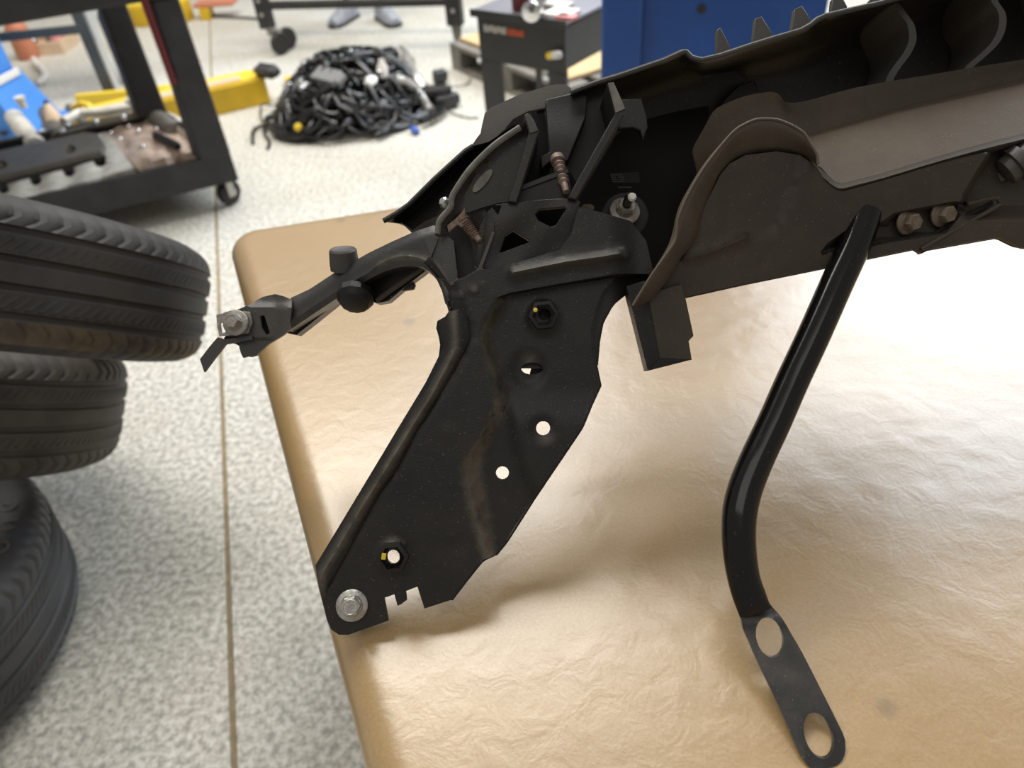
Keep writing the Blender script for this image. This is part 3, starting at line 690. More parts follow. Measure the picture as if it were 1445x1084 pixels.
horn_o = [(893, 431), (907, 408), (921.5, 385), (938, 362), (952, 341), (955, 326), (956.5, 310), (963, 292), (971, 274.6), (983, 253), (996, 233), (1012, 212), (1029.5, 191.5), (1041, 181), (1051.6, 175), (1063, 170), (1074, 168), (1096, 169), (1115, 176), (1126, 182), (1136, 190), (1145, 205), (1153, 219), (1154, 231)]
horn_i = [(900, 432), (918, 424), (936, 403), (950, 383), (962, 362), (975, 347), (986, 328), (988, 314), (991, 302), (998, 283), (1007, 266), (1017, 246), (1029.5, 231), (1040, 223), (1052, 219), (1073, 214), (1096, 213.5), (1113, 215), (1129, 219), (1141, 225), (1153, 233)]
horn_b = [(905, 415), (925, 380), (945, 345), (952, 318), (960, 290), (975, 262), (992, 235), (1015, 207), (1040, 184), (1065, 174), (1095, 173), (1118, 181), (1135, 194), (1148, 212), (1153, 222)]
ho = C3(horn_o, -.016, 2); hi = C3(horn_i, .0, 2)
hm = [A(x, y, -.015) for x, y in [tuple(Vector(a).lerp(Vector(b), .25)) for a, b in zip(resample([Vector((x, y, 0)) for x, y in horn_o], 60), resample([Vector((x, y, 0)) for x, y in horn_i], 60)) for a, b in [((a.x, a.y), (b.x, b.y))]]]
loft('horn_flange', [ho, hm, hi], M['plastic_tan'], root, 80, .003, 60)
loft('horn_back', [ho, C3(horn_b, .006), C3([(925, 410), (945, 380), (965, 345), (975, 310), (990, 275), (1010, 245), (1035, 215), (1062, 198), (1095, 192), (1120, 196), (1140, 206), (1152, 222)], .035)], PDU, root, 70, .002, 60)
tube('horn_edge', [A(x, y, -.0165) for x, y in spline(horn_o, 3)], .0011, M['plastic_dust'], root, 6)['label'] = 'pale worn edge of the horn'
face_out = [(900, 433), (918, 424), (936, 403), (950, 383), (962, 362), (975, 347), (986, 328), (988, 314), (991, 302), (998, 283), (1007, 266), (1017, 246), (1029.5, 231), (1052, 219), (1096, 213.5), (1129, 219), (1152, 235), (1166, 257), (1179, 267), (1189, 270),
            (1208, 265), (1251, 253), (1332, 230), (1404, 211), (1445, 201), (1540, 175), (1540, 340), (1470, 352), (1445, 350), (1436, 347), (1424, 341), (1411, 334.5), (1385, 339), (1317, 350.5), (1306, 353), (1299, 357), (1290, 351.5), (1222, 365.5), (1169, 377), (1050, 401), (919, 430)]
pocket = [(1152, 362), (1168, 343), (1192, 326), (1245, 312), (1262, 300), (1345, 284), (1372, 284), (1335, 330), (1262, 342), (1230, 348), (1160, 361)]
rightp = [(1400, 218), (1398, 222), (1380, 250), (1366, 274), (1360, 288)]
def face_h(x, y):
    z = 0
    if inside((x, y), pocket): z += .012 * sst(seg_dist((x, y), pocket + pocket[:1]) / 7)
    if y < 350 and x > 1335:
        xr = interp(rightp, y); z += .018 * sst((x - xr + 8) / 10) * (1 if y < 292 else max(0, 1 - (y - 292) / 20))
    # faint moulded lines
    ll = [(1132, 238), (1118, 268), (1106, 305), (1092, 322), (1084, 334)]
    z += .003 * sst((interp(ll, y) - x) / 8 + .5) * (1 - sst((y - 325) / 10)) * sst((x - 1010) / 20)
    z -= .004 * sst(1 - seg_dist((x, y), [(968, 366), (1000, 358), (1030, 346), (1052, 336)]) / 9)
    # skirt leans back towards the bottom
    z += .00009 * (y - 300)
    return z
panel('deflector_face', face_out, M['plastic_brown'], root, .001, .004, (), face_h, 8.5, 8, 40, lines=[dense(pocket + pocket[:1], 8, False), [(x - 8, y) for x, y in rightp], rightp, [(968, 366), (1000, 358), (1030, 346), (1052, 336)], [(968, 373), (1000, 366), (1034, 353)], [(968, 359), (1000, 350), (1030, 338)]])
# ribs and bolts inside the pocket
tube('pocket_bead', [A(x, y, .010) for x, y in ((1160, 357), (1190, 350), (1240, 342), (1315, 332), (1340, 318), (1400, 286))], .0018, M['plastic_dark'], root, 8)
tube('pocket_bead', [A(x, y, .004) for x, y in ((1300, 352), (1345, 326), (1385, 304), (1411, 289), (1408, 280), (1398, 280), (1365, 288))], .0016, M['plastic_brown'], root, 8)
for x, y in ((1279, 313), (1327, 302)):
    bolt('pocket_bolt', x, y, .010, .0098, .0062, .007, M['tan_steel'], root, (.3, .25))
panel('dark_slot', [(1396, 233), (1402, 219), (1412, 216), (1432, 214), (1418, 226), (1408, 231)], M['void'], root, .0165, .002, (), None, 40)
lathe('round_clip', [(.006, -.012), (.011, -.010), (.011, -.004), (.014, -.003), (.014, .004), (.011, .005), (.011, .012)], A(1437, 230, .004), RW @ Vector((.7, -.55, -.35)), M['plastic_grey'], root, 20)
panel('pale_tab', [(1407, 244), (1414, 236), (1420, 234), (1425, 250), (1414, 256)], M['edge_wear'], root, .014, .002, (), None, 40)
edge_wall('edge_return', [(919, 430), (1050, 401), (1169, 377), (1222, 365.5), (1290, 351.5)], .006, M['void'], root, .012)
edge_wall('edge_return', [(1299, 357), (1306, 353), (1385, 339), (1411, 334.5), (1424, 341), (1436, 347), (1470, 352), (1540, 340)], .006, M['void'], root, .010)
# ---- hanging square tab
panel('tab_face', [(912, 415), (962, 400), (967, 418), (979, 474), (972, 481), (976.5, 508), (931, 505.5), (917, 430)], M['plastic_brown'], root, .006, .024, (), None, 14, bevel=.0006)
panel('tab_side', [(884, 404), (910, 396), (918, 430), (932, 505), (914, 523.5)], PL, root, .007, .016, (), lambda x, y: .006 * sst((interp([(884, 404), (914, 523.5)], y) + 30 - x) / 34), 9)
panel('tab_chamfer', [(914, 523.5), (931.5, 505), (977, 507.5)], M['plastic_dark'], root, .0065, .018, (), None, 14)
# ---- left arm
arm_out = [(628, 428), (622, 404), (613, 390), (606, 383), (597, 377), (587, 375), (572, 376), (559, 378), (543, 383), (526, 391), (487, 413.5), (447, 440), (407, 467), (404, 452), (405, 438), (411, 420), (437, 408), (478, 381), (520, 357), (553, 341), (587, 326), (612, 318), (640, 340), (645, 385), (640, 420)]
arm_crest = [(405, 456), (430, 441), (470, 414), (500, 396), (520, 385), (535, 373), (548, 366), (562, 362), (577, 361), (592, 364), (604, 369), (614, 378), (624, 392), (632, 410)]
def arm_off(x): return .012 + .062 * sst((635 - x) / 240)
def arm_h(x, y):
    z = arm_off(x)
    d = seg_dist((x, y), arm_crest)
    yc = interp(arm_crest, x, 0)
    if y > yc and x < 600: z += .00045 * d
    if seg_dist((x, y), [(612, 378), (624, 392), (632, 410)]) < 12 and x < 625: z += 0
    yu = interp([(405, 438), (411, 420), (437, 408), (478, 381), (520, 357), (553, 341), (587, 326), (612, 318)], x, 0)
    z += .006 * (1 - sst((y - yu) / 12))
    z -= .0012 * sst(1 - d / 4)
    return z
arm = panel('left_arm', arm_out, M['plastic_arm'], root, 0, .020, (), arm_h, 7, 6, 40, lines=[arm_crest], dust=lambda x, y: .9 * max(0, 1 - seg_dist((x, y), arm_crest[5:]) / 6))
panel('arm_brace', [(404, 470), (440, 447), (487, 416), (523, 396), (560, 380), (602, 374), (604, 380), (575, 402), (548, 425), (532, 428), (520, 423), (478, 425), (432, 462), (418, 473)], PL, root, .0, .016, (), lambda x, y: arm_off(x) + .024, 9)
panel('brace_tab', [(560, 398), (582, 393), (586, 402), (584, 408), (560, 412)], PG, root, .052, .006, (), None, 30, bevel=.001)
tube('brace_bead', [A(x, y, arm_off(x) + .020) for x, y in ((532, 424), (560, 404), (600, 376))], .0022, M['plastic_brown'], root, 8)
lathe('arm_post', [(.0120, 0), (.0120, .006), (.0113, .016), (.0100, .0175), (.0085, .0165)], A(487, 380, .066), RW @ Vector((-.02, -.9, -.42)), PG, root, 24)
lathe('arm_plug', [(.008, -.012), (.008, 0), (.0155, .001), (.0155, .007), (.012, .012), (.006, .014)], A(503, 413, .058), RW @ Vector((-.03, .75, -.55)), M['plastic_dark'], root, 12, 25)
panel('slot_backing', [(362, 440), (378, 440), (386, 478), (366, 478)], M['void'], root, .084, .002, (), None, 40)  # dark plate added so the slot looks shaded instead of showing paper
# bracket at the arm's tip
o_t = .074
panel('tip_bracket', [(335, 437), (352, 430), (365, 422), (371, 419), (388, 415), (400, 418), (412, 423), (411, 440), (408, 466), (398, 474), (378, 486), (361, 502), (354, 504), (350, 503), (343, 505), (340, 499), (337, 488), (331, 485), (318, 484), (316, 477), (322, 470), (330, 445)], PG, root, o_t, .004,
      [[(366, 446), (373, 445), (381, 470), (375, 473), (368, 462)]], lambda x, y: -.006 * sst((x - 385) / 20) + .006 * sst((432 - y) / 6) + .004 * sst((y - 476) / 4), 6, 5, 40)
panel('tip_plate', [(305, 444), (327, 439), (352, 440), (356, 455), (350, 470), (320, 474), (309, 474), (306, 460)], M['zinc_dull'], root, o_t - .004, .003, [[(310, 456), (316, 455), (318, 469), (312, 470)]], None, 12, 6, bevel=.0004)['label'] = 'small slotted metal plate under the tip bolt'
panel('tip_lip', [(305, 447), (316, 441), (332, 437), (332, 442), (306, 449)], PL, root, o_t - .003, .006, (), None, 40)
panel('tip_hook', [(307, 476), (318, 479), (356, 473), (356, 479), (318, 486), (302, 506), (288, 525), (282, 507), (295, 490)], PG, root, o_t - .002, .004, (), None, 12)
bolt('tip_bolt', 333.5, 456, o_t - .006, .0108, .0062, .008, M['zinc_dull'], root, (-.05, -.1))

# ---- bent steel strut
ctr = [(1222, 300), (1206, 345), (1180, 402), (1148, 474), (1118, 538), (1092, 597), (1068, 648), (1052, 688), (1044, 722), (1042.5, 755), (1045, 790), (1050, 818), (1057, 840), (1063, 856), (1067, 866)]
offs = [.010 - .0475 * max(0, (y_ - 300)) / 566 - .006 * max(0, 1 - abs(y_ - 740) / 200) for x_, y_ in ctr]
wid = [.0120, .0120, .0120, .0119, .0119, .0119, .0120, .0122, .0122, .0118, .0115, .0114, .0116, .0114, .0114]
thk = [.0120, .0120, .0120, .0119, .0119, .0119, .0120, .0118, .0116, .0112, .0105, .0088, .0066, .0040, .0016]
SP = spline([(x, y, 0) for x, y in ctr], 4)
def along(a, i):
    t = i / 4; j = min(int(t), len(a) - 2); return a[j] + (a[j + 1] - a[j]) * min(1, t - j)
vs, fs = [], []; nn = 20
PS = [A(p[0], p[1], along(offs, i)) for i, p in enumerate(SP)]
for i, p in enumerate(PS):
    t = (PS[min(i + 1, len(PS) - 1)] - PS[max(0, i - 1)]).normalized(); side = t.cross(NA).normalized(); dn = side.cross(t).normalized()
    a_, b_ = along(wid, i), along(thk, i)
    for k in range(nn): q = 2 * math.pi * k / nn; vs.append(p + side * math.cos(q) * a_ + dn * math.sin(q) * b_)
for i in range(len(PS) - 1):
    for k in range(nn): fs.append((i * nn + k, i * nn + (k + 1) % nn, (i + 1) * nn + (k + 1) % nn, (i + 1) * nn + k))
fs.append(tuple(range(nn))); fs.append(tuple((len(PS) - 1) * nn + k for k in range(nn)))
mesh_obj('strut_tube', vs, fs, M['strut'], root, 60)['label'] = 'glossy black bent tube'
strap_out = [(1045, 868), (1080, 851), (1091, 858), (1104, 873), (1118, 897), (1132, 921), (1160, 976), (1189, 1034), (1193, 1050), (1192, 1065), (1186, 1076), (1176, 1082), (1160, 1086), (1148, 1086), (1138, 1077), (1127, 1060), (1100, 998), (1071, 938), (1058, 908)]
panel('strut_strap', spline(strap_out, 2, True), M['strap'], root, 0, .0034,
      [circ(1086.5, 900, 19, 29, 24, R_(-16)), circ(1155.5, 1038.5, 19.5, 34, 24, R_(-19))], lambda x, y: -.0365 - .0475 * (y - 860) / 218 - .0025 * sst(1 - abs(y - 876) / 14), 8, 5, 45)['label'] = 'flattened strut foot with two oblong holes'

# ================================================================ three old tyres
def tyre(name, label, c, tilt, az, R, w, mt, segs=320, notch=4, letters_=None, scuff=False):
    ax = Vector((math.sin(tilt) * math.cos(az), math.sin(tilt) * math.sin(az), math.cos(tilt))); c = Vector(c)
    th_ = thing(name, label, 'tyre', c); h = w / 2
    ref = Vector((0, 1, 0)); u = ref.cross(ax).normalized(); v = ax.cross(u)
    G = .014                                      # groove half width
    P = [(.63, -.80), (.66, -.92), (.74, -1.0), (.83, -.99), (.90, -.95), (.945, -.87), (.97, -.79), (.984, -.70)]
    for gc in (-.52, -.17, .17, .52):
        P += [(.990 + .010 * (1 - abs(gc)), gc - .055), (.9845, gc - .03), (.9845, gc + .03), (.990 + .010 * (1 - abs(gc)), gc + .055)]
    P += [(.984, .70), (.97, .79), (.945, .87), (.90, .95), (.83, .99), (.74, 1.0), (.66, .92), (.63, .80)]
    vs, fs = [], []; m_ = len(P)
    for s in range(segs):
        a = 2 * math.pi * s / segs; ph = s % notch
        for i, (r, z) in enumerate(P):
            r_ = r
            if ph == 0 and abs(z) >= .68 and abs(z) <= .90: r_ -= .013          # shoulder sipes
            sk = 0
            if (s + 3) % (notch * 1) == 0 and .26 < abs(z) < .46: r_ -= 0.004
            # slanted sipes: shift the angle with height
            aa = a + .05 * (1 - (abs(z) - .68) ** 2 * 4) * (1 if abs(z) > .6 else 0)
            vs.append(c + (u * math.cos(aa) + v * math.sin(aa)) * R * r_ + ax * z * h)
    for s in range(segs):
        n1 = (s + 1) % segs
        for i in range(m_ - 1): fs.append((s * m_ + i, n1 * m_ + i, n1 * m_ + i + 1, s * m_ + i + 1))
        fs.append((s * m_ + m_ - 1, n1 * m_ + m_ - 1, n1 * m_, s * m_))
    cz = mesh_obj('carcass', vs, fs, mt, th_, 28)
    if scuff:
        cz.data.materials.append(M['rubber_scuffed'])
        for f_ in range(segs * m_):
            if f_ % m_ < m_ - 1 and -.93 < P[f_ % m_][1] < -.60: cz.data.polygons[f_].material_index = 1
    # tread block edges between the grooves, thin slanted cuts standing as low bars
    bars_v, bars_f = [], []
    for s in range(0, segs, 2):
        a = 2 * math.pi * s / segs
        for z0, z1 in ((-.43, -.26), (.26, .43)):
            pa = c + (u * math.cos(a) + v * math.sin(a)) * R * .9955 + ax * z0 * h
            pb = c + (u * math.cos(a + .045) + v * math.sin(a + .045)) * R * .9955 + ax * z1 * h
            d = (pb - pa); e = (u * -math.sin(a) + v * math.cos(a)); n = u * math.cos(a) + v * math.sin(a)
            box_geo((pa + pb) / 2, d / 2, e * R * .009, n * R * .0035, bars_v, bars_f)
    tag(mesh_obj('tread_blocks', bars_v, bars_f, mt, th_, 20), kind='stuff')
    if letters_:
        for i, (ch, a) in enumerate(letters_):
            n = u * math.cos(a) + v * math.sin(a); e = u * -math.sin(a) + v * math.cos(a)
            letters('raised_letter', ch, c + n * R * .85 + ax * h * .992, e, -n if False else n, R * .115, .0012, M['letter'], th_)
    # bead ring inside
    bp = []
    for s in range(61):
        a = 2 * math.pi * s / 60; bp.append(c + (u * math.cos(a) + v * math.sin(a)) * R * .645 + ax * h * .86)
    tube('bead', bp, R * .018, mt, th_, 8)
    return th_, c, u, v, ax
tyre('tyre', 'worn tyre on top of the leaning stack, brown scuffs along its lower shoulder', (-.8186, 1.0050, .6567), .7217, 1.2321, .3505, .1955, M['rubber'], scuff=True)
tyre('tyre', 'worn tyre in the middle, wedged under the top one, straight grooves', (-1.1042, 1.0685, .405), .7184, 1.2181, .3661, .2223, M['rubber_dusty'])
low = (-1.1927, .7649, .14)
tyre('tyre', 'lowest tyre lying flat on the floor, bluish grey sidewall with raised letters', low, -.0915, 3.918, .3532, .2424, M['rubber_blue'],
     letters_=[('D', -.02), ('O', .15), ('U', .32), ('G', .49)])
# ==== BACKGROUND ================================================= rolling utility cart at the left
Z = Vector((0, 0, 1))
FRc = Vector((-.91, 2.543, 0)); cu_ = Vector((-.93, -.368, 0)); cw_ = Vector((-1.328, 3.091, 0)) - FRc; cL = .98
def K(a, b, z): return FRc + cu_ * a + cw_ * b + Vector((0, 0, z))
cart = thing('utility_cart', 'black two-shelf utility cart behind the tyres, its tray full of metal parts', 'cart', K(.5, .5, 0))
def kbox(name, a0, a1, b0, b1, z0, z1, mt=None, par=None, bev=.006):
    return hull8(name, [K(a0, b0, z0), K(a1, b0, z0), K(a1, b1, z0), K(a0, b1, z0)] + [K(a0, b0, z1), K(a1, b0, z1), K(a1, b1, z1), K(a0, b1, z1)], mt or M['cart'], par or cart, bev)
kbox('tray_floor', .01, cL - .01, .01, .99, .097, .117)
kbox('tray_lip', 0, cL, 0, .035, .094, .20); kbox('tray_lip', 0, cL, .965, 1, .094, .20)
kbox('tray_lip', 0, .022, .036, .964, .094, .20); kbox('tray_lip', cL - .022, cL, .036, .964, .094, .20)
for a0, b0 in ((.0, .0), (cL - .1, .0), (.0, .88), (cL - .1, .88)):
    hull8('post', [K(a0 - .002, b0 - .004, .19), K(a0 + .105, b0 - .004, .19), K(a0 + .105, b0 + .12, .19), K(a0 - .002, b0 + .12, .19), K(a0, b0, .70), K(a0 + .085, b0, .70), K(a0 + .085, b0 + .10, .70), K(a0, b0 + .10, .70)], M['cart'], cart, .010)
kbox('top_shelf', -.01, cL + .01, -.015, 1.015, .698, .80, None, None, .012)
def caster(par, p, r, ax, mt=None):
    p = Vector(p); ax = Vector(ax).normalized()
    wl = lathe('wheel', [(r * .3, -r * .42), (r * .92, -r * .40), (r, -r * .28), (r, r * .28), (r * .92, r * .40), (r * .3, r * .42)], p, ax, M['caster'], par, 22)
    f_ = ax.cross(Z)
    for s in (-1, 1): box('fork', p + ax * r * .52 * s + Z * r * .5 + f_ * r * .15, ax * r * .06, f_ * r * .35, Z * r * .75, M['castergrey'], par, .003)
    lathe('hub', [(r * .32, -r * .55), (r * .32, r * .55)], p, ax, M['castergrey'], par, 12)
    lathe('swivel', [(r * .6, 0), (r * .6, r * .25), (r * .4, r * .35)], p + Z * r * 1.2 + f_ * r * .2, Z, M['castergrey'], par, 14)
for a_, b_ in ((.035, .07), (cL - .08, .10), (.075, .9), (cL - .08, .9)): caster(cart, K(a_, b_, .045), .045, (.85, -.5, 0))
rb = tube('pry_bar', [K(.105, -.02, .46), K(.105, -.02, .60), K(.105, -.02, .76)], .011, M['red'], None, 10)
tag(rb, 'dark red bar hanging beside the near post of the black cart', 'tool')
# parts lying in the tray (each its own thing)
def zf(z): return lambda x, y, off=0: at_z(x, y, z - off)
DN = Vector((0, 0, -1))
o = panel('cylinder_head_cover', [(-60, 276), (0, 262), (48, 250), (95, 238), (150, 222), (140, 205), (134, 190), (150, 186), (160, 198), (189, 237), (120, 256), (60, 272), (-60, 306)], M['casting'], None, 0, .06, [circ(wx, wy, 9, 7.5, 14) for wx, wy in ((4, 266), (50, 254), (97, 242), (141, 228))], lambda x, y: .008 * math.cos((x - 4) / 47 * 2 * math.pi) * (1 if x < 150 else 0), 9, 9, 30, fn=zf(.185), ndir=DN)
hc = thing('head_cover', 'pale cast metal cover with bolt wells at the front of the cart tray', 'engine part', at_z(60, 256, .12)); o.name = 'casting'; o.parent = hc; o.matrix_parent_inverse = PINV[hc.name]
for x, y in ((4, 266), (50, 254), (97, 242), (141, 228)):
    lathe('bolt_well', [(.004, 0), (.030, 0), (.030, .003), (.004, .003)], at_z(x, y, .130), Z, M['casting_dark'], hc, 14, 30, True)
    lathe('well_bolt', [(.012, 0), (.012, .030), (.008, .034)], at_z(x, y, .134), Z, M['casting'], hc, 6)
gb = thing('flat_bar', 'flat dark grey bar with two round holes lying on the pale casting', 'engine part', at_z(70, 225, .19))
panel('bar', [(-60, 226), (0, 212), (40, 203), (78, 196), (118, 186), (137, 188), (146, 200), (143, 213), (100, 223), (40, 238), (0, 248), (-60, 262)], M['casting_dark'], gb, 0, .022, [circ(2, 232, 8, 6, 14), circ(99, 210, 7.5, 5.5, 14)], None, 14, 8, 30, fn=zf(.215), ndir=DN, bevel=.003)
for x, y in ((2, 232), (99, 210)): lathe('bush', [(.006, 0), (.011, 0), (.011, .008), (.006, .008)], at_z(x, y + 2, .196), Z, M['casting'], gb, 14, 30, True)
def tray_tube(name, label, x0, y0, x1, y1, r, mt, cat='engine part', z=None, n=18):
    z = (.117 + r) if z is None else z
    p, q = at_z(x0, y0, z), at_z(x1, y1, z); d = (q - p).normalized()
    pr = [(r * .55, -.004), (r * .9, 0), (r, r * .15)]; L = (q - p).length
    pr += [(r, L * .3), (r * 1.06, L * .32), (r * 1.06, L * .42), (r, L * .44), (r, L - r * .15), (r * .9, L), (r * .6, L + .003)]
    return tag(lathe(name, pr, p, d, mt, None, n), label, cat)
tray_tube('metal_sleeve', 'pale metal cylinder at the left end of the cart tray', 20, 166, 52, 206, .036, M['casting'], z=.17)
tray_tube('metal_sleeve', 'grey rounded casting beside the wooden cone in the cart tray', 66, 160, 86, 196, .034, M['casting_dark'], z=.165)
tray_tube('metal_pipe', 'beige pipe leaning near the right post of the cart', 236, 170, 297, 201, .034, M['casting'], z=.165)
tray_tube('metal_pipe', 'thick grey pipe stub beside the brown bag', 212, 160, 246, 186, .04, M['casting_dark'], z=.17)
tray_tube('metal_bar', 'dark grey bar behind the wooden cone in the tray', 98, 152, 127, 180, .018, M['casting_dark'], z=.17)
wc = thing('wooden_cone', 'pale wooden cone with a black tip standing among the tray parts', 'tool', at_z(85, 185, .12))
p, q = at_z(84, 184, .15), at_z(64, 142, .25); d = (q - p).normalized(); L = (q - p).length
lathe('cone', [(.018, 0), (.034, .006), (.040, L * .2), (.022, L * .65), (.012, L * .86), (.008, L * .88)], p, d, M['wood'], wc, 20)
lathe('tip', [(.011, 0), (.010, L * .1), (.006, L * .13)], p + d * L * .87, d, M['plastic_dark'], wc, 12)
fr_ = tube('fuel_rail', [at_z(x, y, .20) for x, y in ((86, 190), (140, 176), (205, 160), (228, 150))], .011, M['casting_dark'], None, 10); tag(fr_, 'dark grey rail running along the middle of the cart tray', 'engine part')
tg = tube('metal_tube', [at_z(x, y, .19) for x, y in ((90, 172), (112, 160), (150, 158), (200, 148))], .020, M['casting'], None, 12); tag(tg, 'pale tube lying behind the grey rail in the tray', 'engine part')
bg_out = [(150, 190), (168, 178), (200, 166), (222, 160), (240, 172), (262, 190), (288, 203), (270, 214), (232, 222), (196, 233), (182, 224), (166, 208)]
bg = panel('plastic_bag', bg_out, M['bag'], None, 0, .03, (), lambda x, y: .016 * mn.noise(Vector((x * .06, y * .08, 1))) - .012 * sst(seg_dist((x, y), bg_out + bg_out[:1]) / 16), 6, 7, 60, fn=zf(.158), ndir=DN)
tag(bg, 'crinkled brown plastic bag of small parts at the right of the cart tray', 'bag')
for x, y, lb in ((157, 189, 'shiny bolt at the left corner of the brown bag'), (182, 180, 'shiny bolt near the back left edge of the brown bag'), (196, 186, 'shiny bolt in the middle of the brown bag'), (170, 198, 'shiny bolt on the left front of the brown bag'),
                (202, 208, 'shiny bolt just left of the dark clip on the bag'), (222, 183, 'shiny bolt behind the dark clip on the brown bag'), (208, 172, 'shiny bolt at the back edge of the brown bag')):
    b_ = lathe('bag_bolt', [(.006, 0), (.009, .002), (.009, .008), (.006, .011)], at_z(x, y, .172), Z, M['chrome'], None, 10); tag(b_, lb, 'bolt', 'shiny bolts on the brown bag')
p, q = at_z(218, 190, .185), at_z(252, 207, .18); d = (q - p).normalized()
tag(box('plastic_clip', (p + q) / 2, d * (q - p).length / 2, d.cross(Z) * .012, Z * .012, M['plastic_dark'], None, .004), 'dark oblong clip lying across the brown bag', 'clip')
for i, (x, y, z, lb) in enumerate(((96, 177, .205, 'shiny round bolt head just right of the wooden cone'), (89, 185, .20, 'shiny round bolt head at the foot of the wooden cone'), (135, 171, .222, 'shiny round bolt head halfway along the grey rail'), (174, 164, .222, 'shiny round bolt head on the grey rail near the bag'), (206, 153, .222, 'shiny round bolt head at the far end of the grey rail'))):
    tag(lathe('rail_bolt', [(.008, -.012), (.012, -.004), (.013, .002), (.010, .008), (.004, .011)], at_z(x, y, z), Z, M['chrome'], None, 14), lb, 'bolt')
yh = tube('hook', [at_z(x, y, z) for x, y, z in ((104, 152, .19), (116, 146, .21), (126, 149, .21), (131, 158, .19), (128, 162, .17))], .013, M['yellow2'], None, 10); tag(yh, 'small bright yellow hook in the middle of the cart tray', 'hook')
tag(panel('rag', [(56, 176), (80, 160), (112, 143), (116, 148), (92, 164), (62, 182)], M['blue_light'], None, 0, .006, (), lambda x, y: .004 * mn.noise(Vector((x * .1, y * .1, 0))), 8, 8, 50, fn=zf(.14), ndir=DN), 'blue rag showing between the parts in the cart tray', 'cloth')
tag(lathe('metal_cap', [(.02, 0), (.024, .01), (.018, .03), (.01, .035)], at_z(186, 150, .19), Z, M['casting'], None, 16), 'pale round cap behind the shiny bolts in the cart tray', 'engine part')  # a pale metal cap, like the next one
tag(lathe('metal_cap', [(.015, 0), (.015, .03), (.02, .032), (.02, .045)], at_z(34, 152, .22), Z, M['casting'], None, 16), 'pale cap standing above the cylinder at the tray left end', 'engine part')

# ---------------------------------------------------------------- blue stand behind the cart
bs = thing('blue_stand', 'light blue steel stand with a white stripe behind the cart', 'stand', (-2.37, 3.615, 0))
def rot2(c, dx, dy, z, a=-.2): return (c[0] + dx * math.cos(a) - dy * math.sin(a), c[1] + dx * math.sin(a) + dy * math.cos(a), z)
bc = (-2.37, 3.615)
def bq(h0, h1, z): return [rot2(bc, sx * h0, sy * h1, z) for sx, sy in ((-1, -1), (1, -1), (1, 1), (-1, 1))]
hull8('foot', bq(.29, .15, 0) + bq(.20, .115, .235), M['blue_light'], bs, .008)
hull8('column', bq(.185, .10, .236) + bq(.185, .10, .72), M['blue_light'], bs, .008)
hull8('side_flange', [rot2(bc, x, y, .25) for x, y in ((.12, -.113), (.195, -.113), (.195, -.1005), (.12, -.1005))] + [rot2(bc, x, y, .72) for x, y in ((.12, -.113), (.195, -.113), (.195, -.1005), (.12, -.1005))], M['blue_light'], bs, .003)
hull8('white_stripe', [rot2(bc, x, y, .222) for x, y in ((-.10, -.135), (.17, -.135), (.17, -.122), (-.10, -.122))] + [rot2(bc, x, y, .248) for x, y in ((-.10, -.130), (.17, -.130), (.17, -.117), (-.10, -.117))], M['white'], bs, .002)
hull8('white_stripe', [rot2(bc, x, y, z) for z in (.215, .245) for x, y in ((.203, -.10), (.216, -.10), (.216, .09), (.203, .09))], M['white'], bs, .002)
for x in (-.1, .05, .2): lathe('foot_bolt', [(.018, 0), (.018, .012), (.008, .016)], rot2(bc, x, -.158, 0.03), Z, M['caster'], bs, 6)

# ---------------------------------------------------------------- grey bench behind the blue stand
bn = thing('workbench', 'grey steel bench on angle-iron legs behind the black cart', 'bench', (-2.2, 4.0, 0))
lf = Vector((-1.89, 3.935, 0)); lb_ = Vector((-1.86, 4.12, 0))
def leg(p, h=.78):
    p = Vector(p)
    box('leg', p + Vector((-.02, .0, h / 2)), (.028, 0, 0), (0, .004, 0), (0, 0, h / 2), M['steelgrey'], bn, .001)
    box('leg_flange', p + Vector((.012, .03, h / 2)), (.004, 0, 0), (0, .026, 0), (0, 0, h / 2), M['steellight'], bn, .001)
    box('leg_foot', p + Vector((-.01, .01, .006)), (.035, 0, 0), (0, .03, 0), (0, 0, .006), M['caster'], bn, .002)
leg(lf); leg(lb_); leg(lf + Vector((-1.0, -.05, 0))); leg(lb_ + Vector((-1.0, -.05, 0)))
rl = hull8('cross_rail', [at_z(-120, 58, 0) * 0 + lf + Vector((-1.0, -.06, .30)), lf + Vector((-.03, -.006, .30)), lf + Vector((-.03, .012, .30)), lf + Vector((-1.0, -.042, .30)), lf + Vector((-1.0, -.06, .34)), lf + Vector((-.03, -.006, .34)), lf + Vector((-.03, .012, .34)), lf + Vector((-1.0, -.042, .34))], M['steelgrey'], bn, .002)
mesh_obj('gusset', [lf + Vector((.014, .0, .26)), lf + Vector((.018, .20, .44)), lf + Vector((.014, .0, .46)), lf + Vector((.022, .0, .26)), lf + Vector((.026, .20, .44)), lf + Vector((.022, .0, .46))], [(0, 1, 2), (5, 4, 3), (0, 3, 4, 1), (1, 4, 5, 2), (2, 5, 3, 0)], M['steellight'], bn)
hull8('bench_top', [lf + Vector(v) for v in ((-1.1, -.1, .78), (.06, -.03, .78), (.08, .34, .78), (-1.1, .27, .78), (-1.1, -.1, .83), (.06, -.03, .83), (.08, .34, .83), (-1.1, .27, .83))], M['steelgrey'], bn, .004)
b0 = at_z(42, 82, 0); tag(lathe('bottle', [(.055, 0), (.06, .01), (.06, .17), (.045, .20), (.025, .215), (.025, .25)], b0, Z, M['orange'], None, 20), 'terracotta orange bottle on the floor beside the blue stand', 'bottle')
b0 = at_z(70, 70, 0); jb = thing('parts_box', 'low wooden box of small parts on the floor under the bench', 'box', b0)
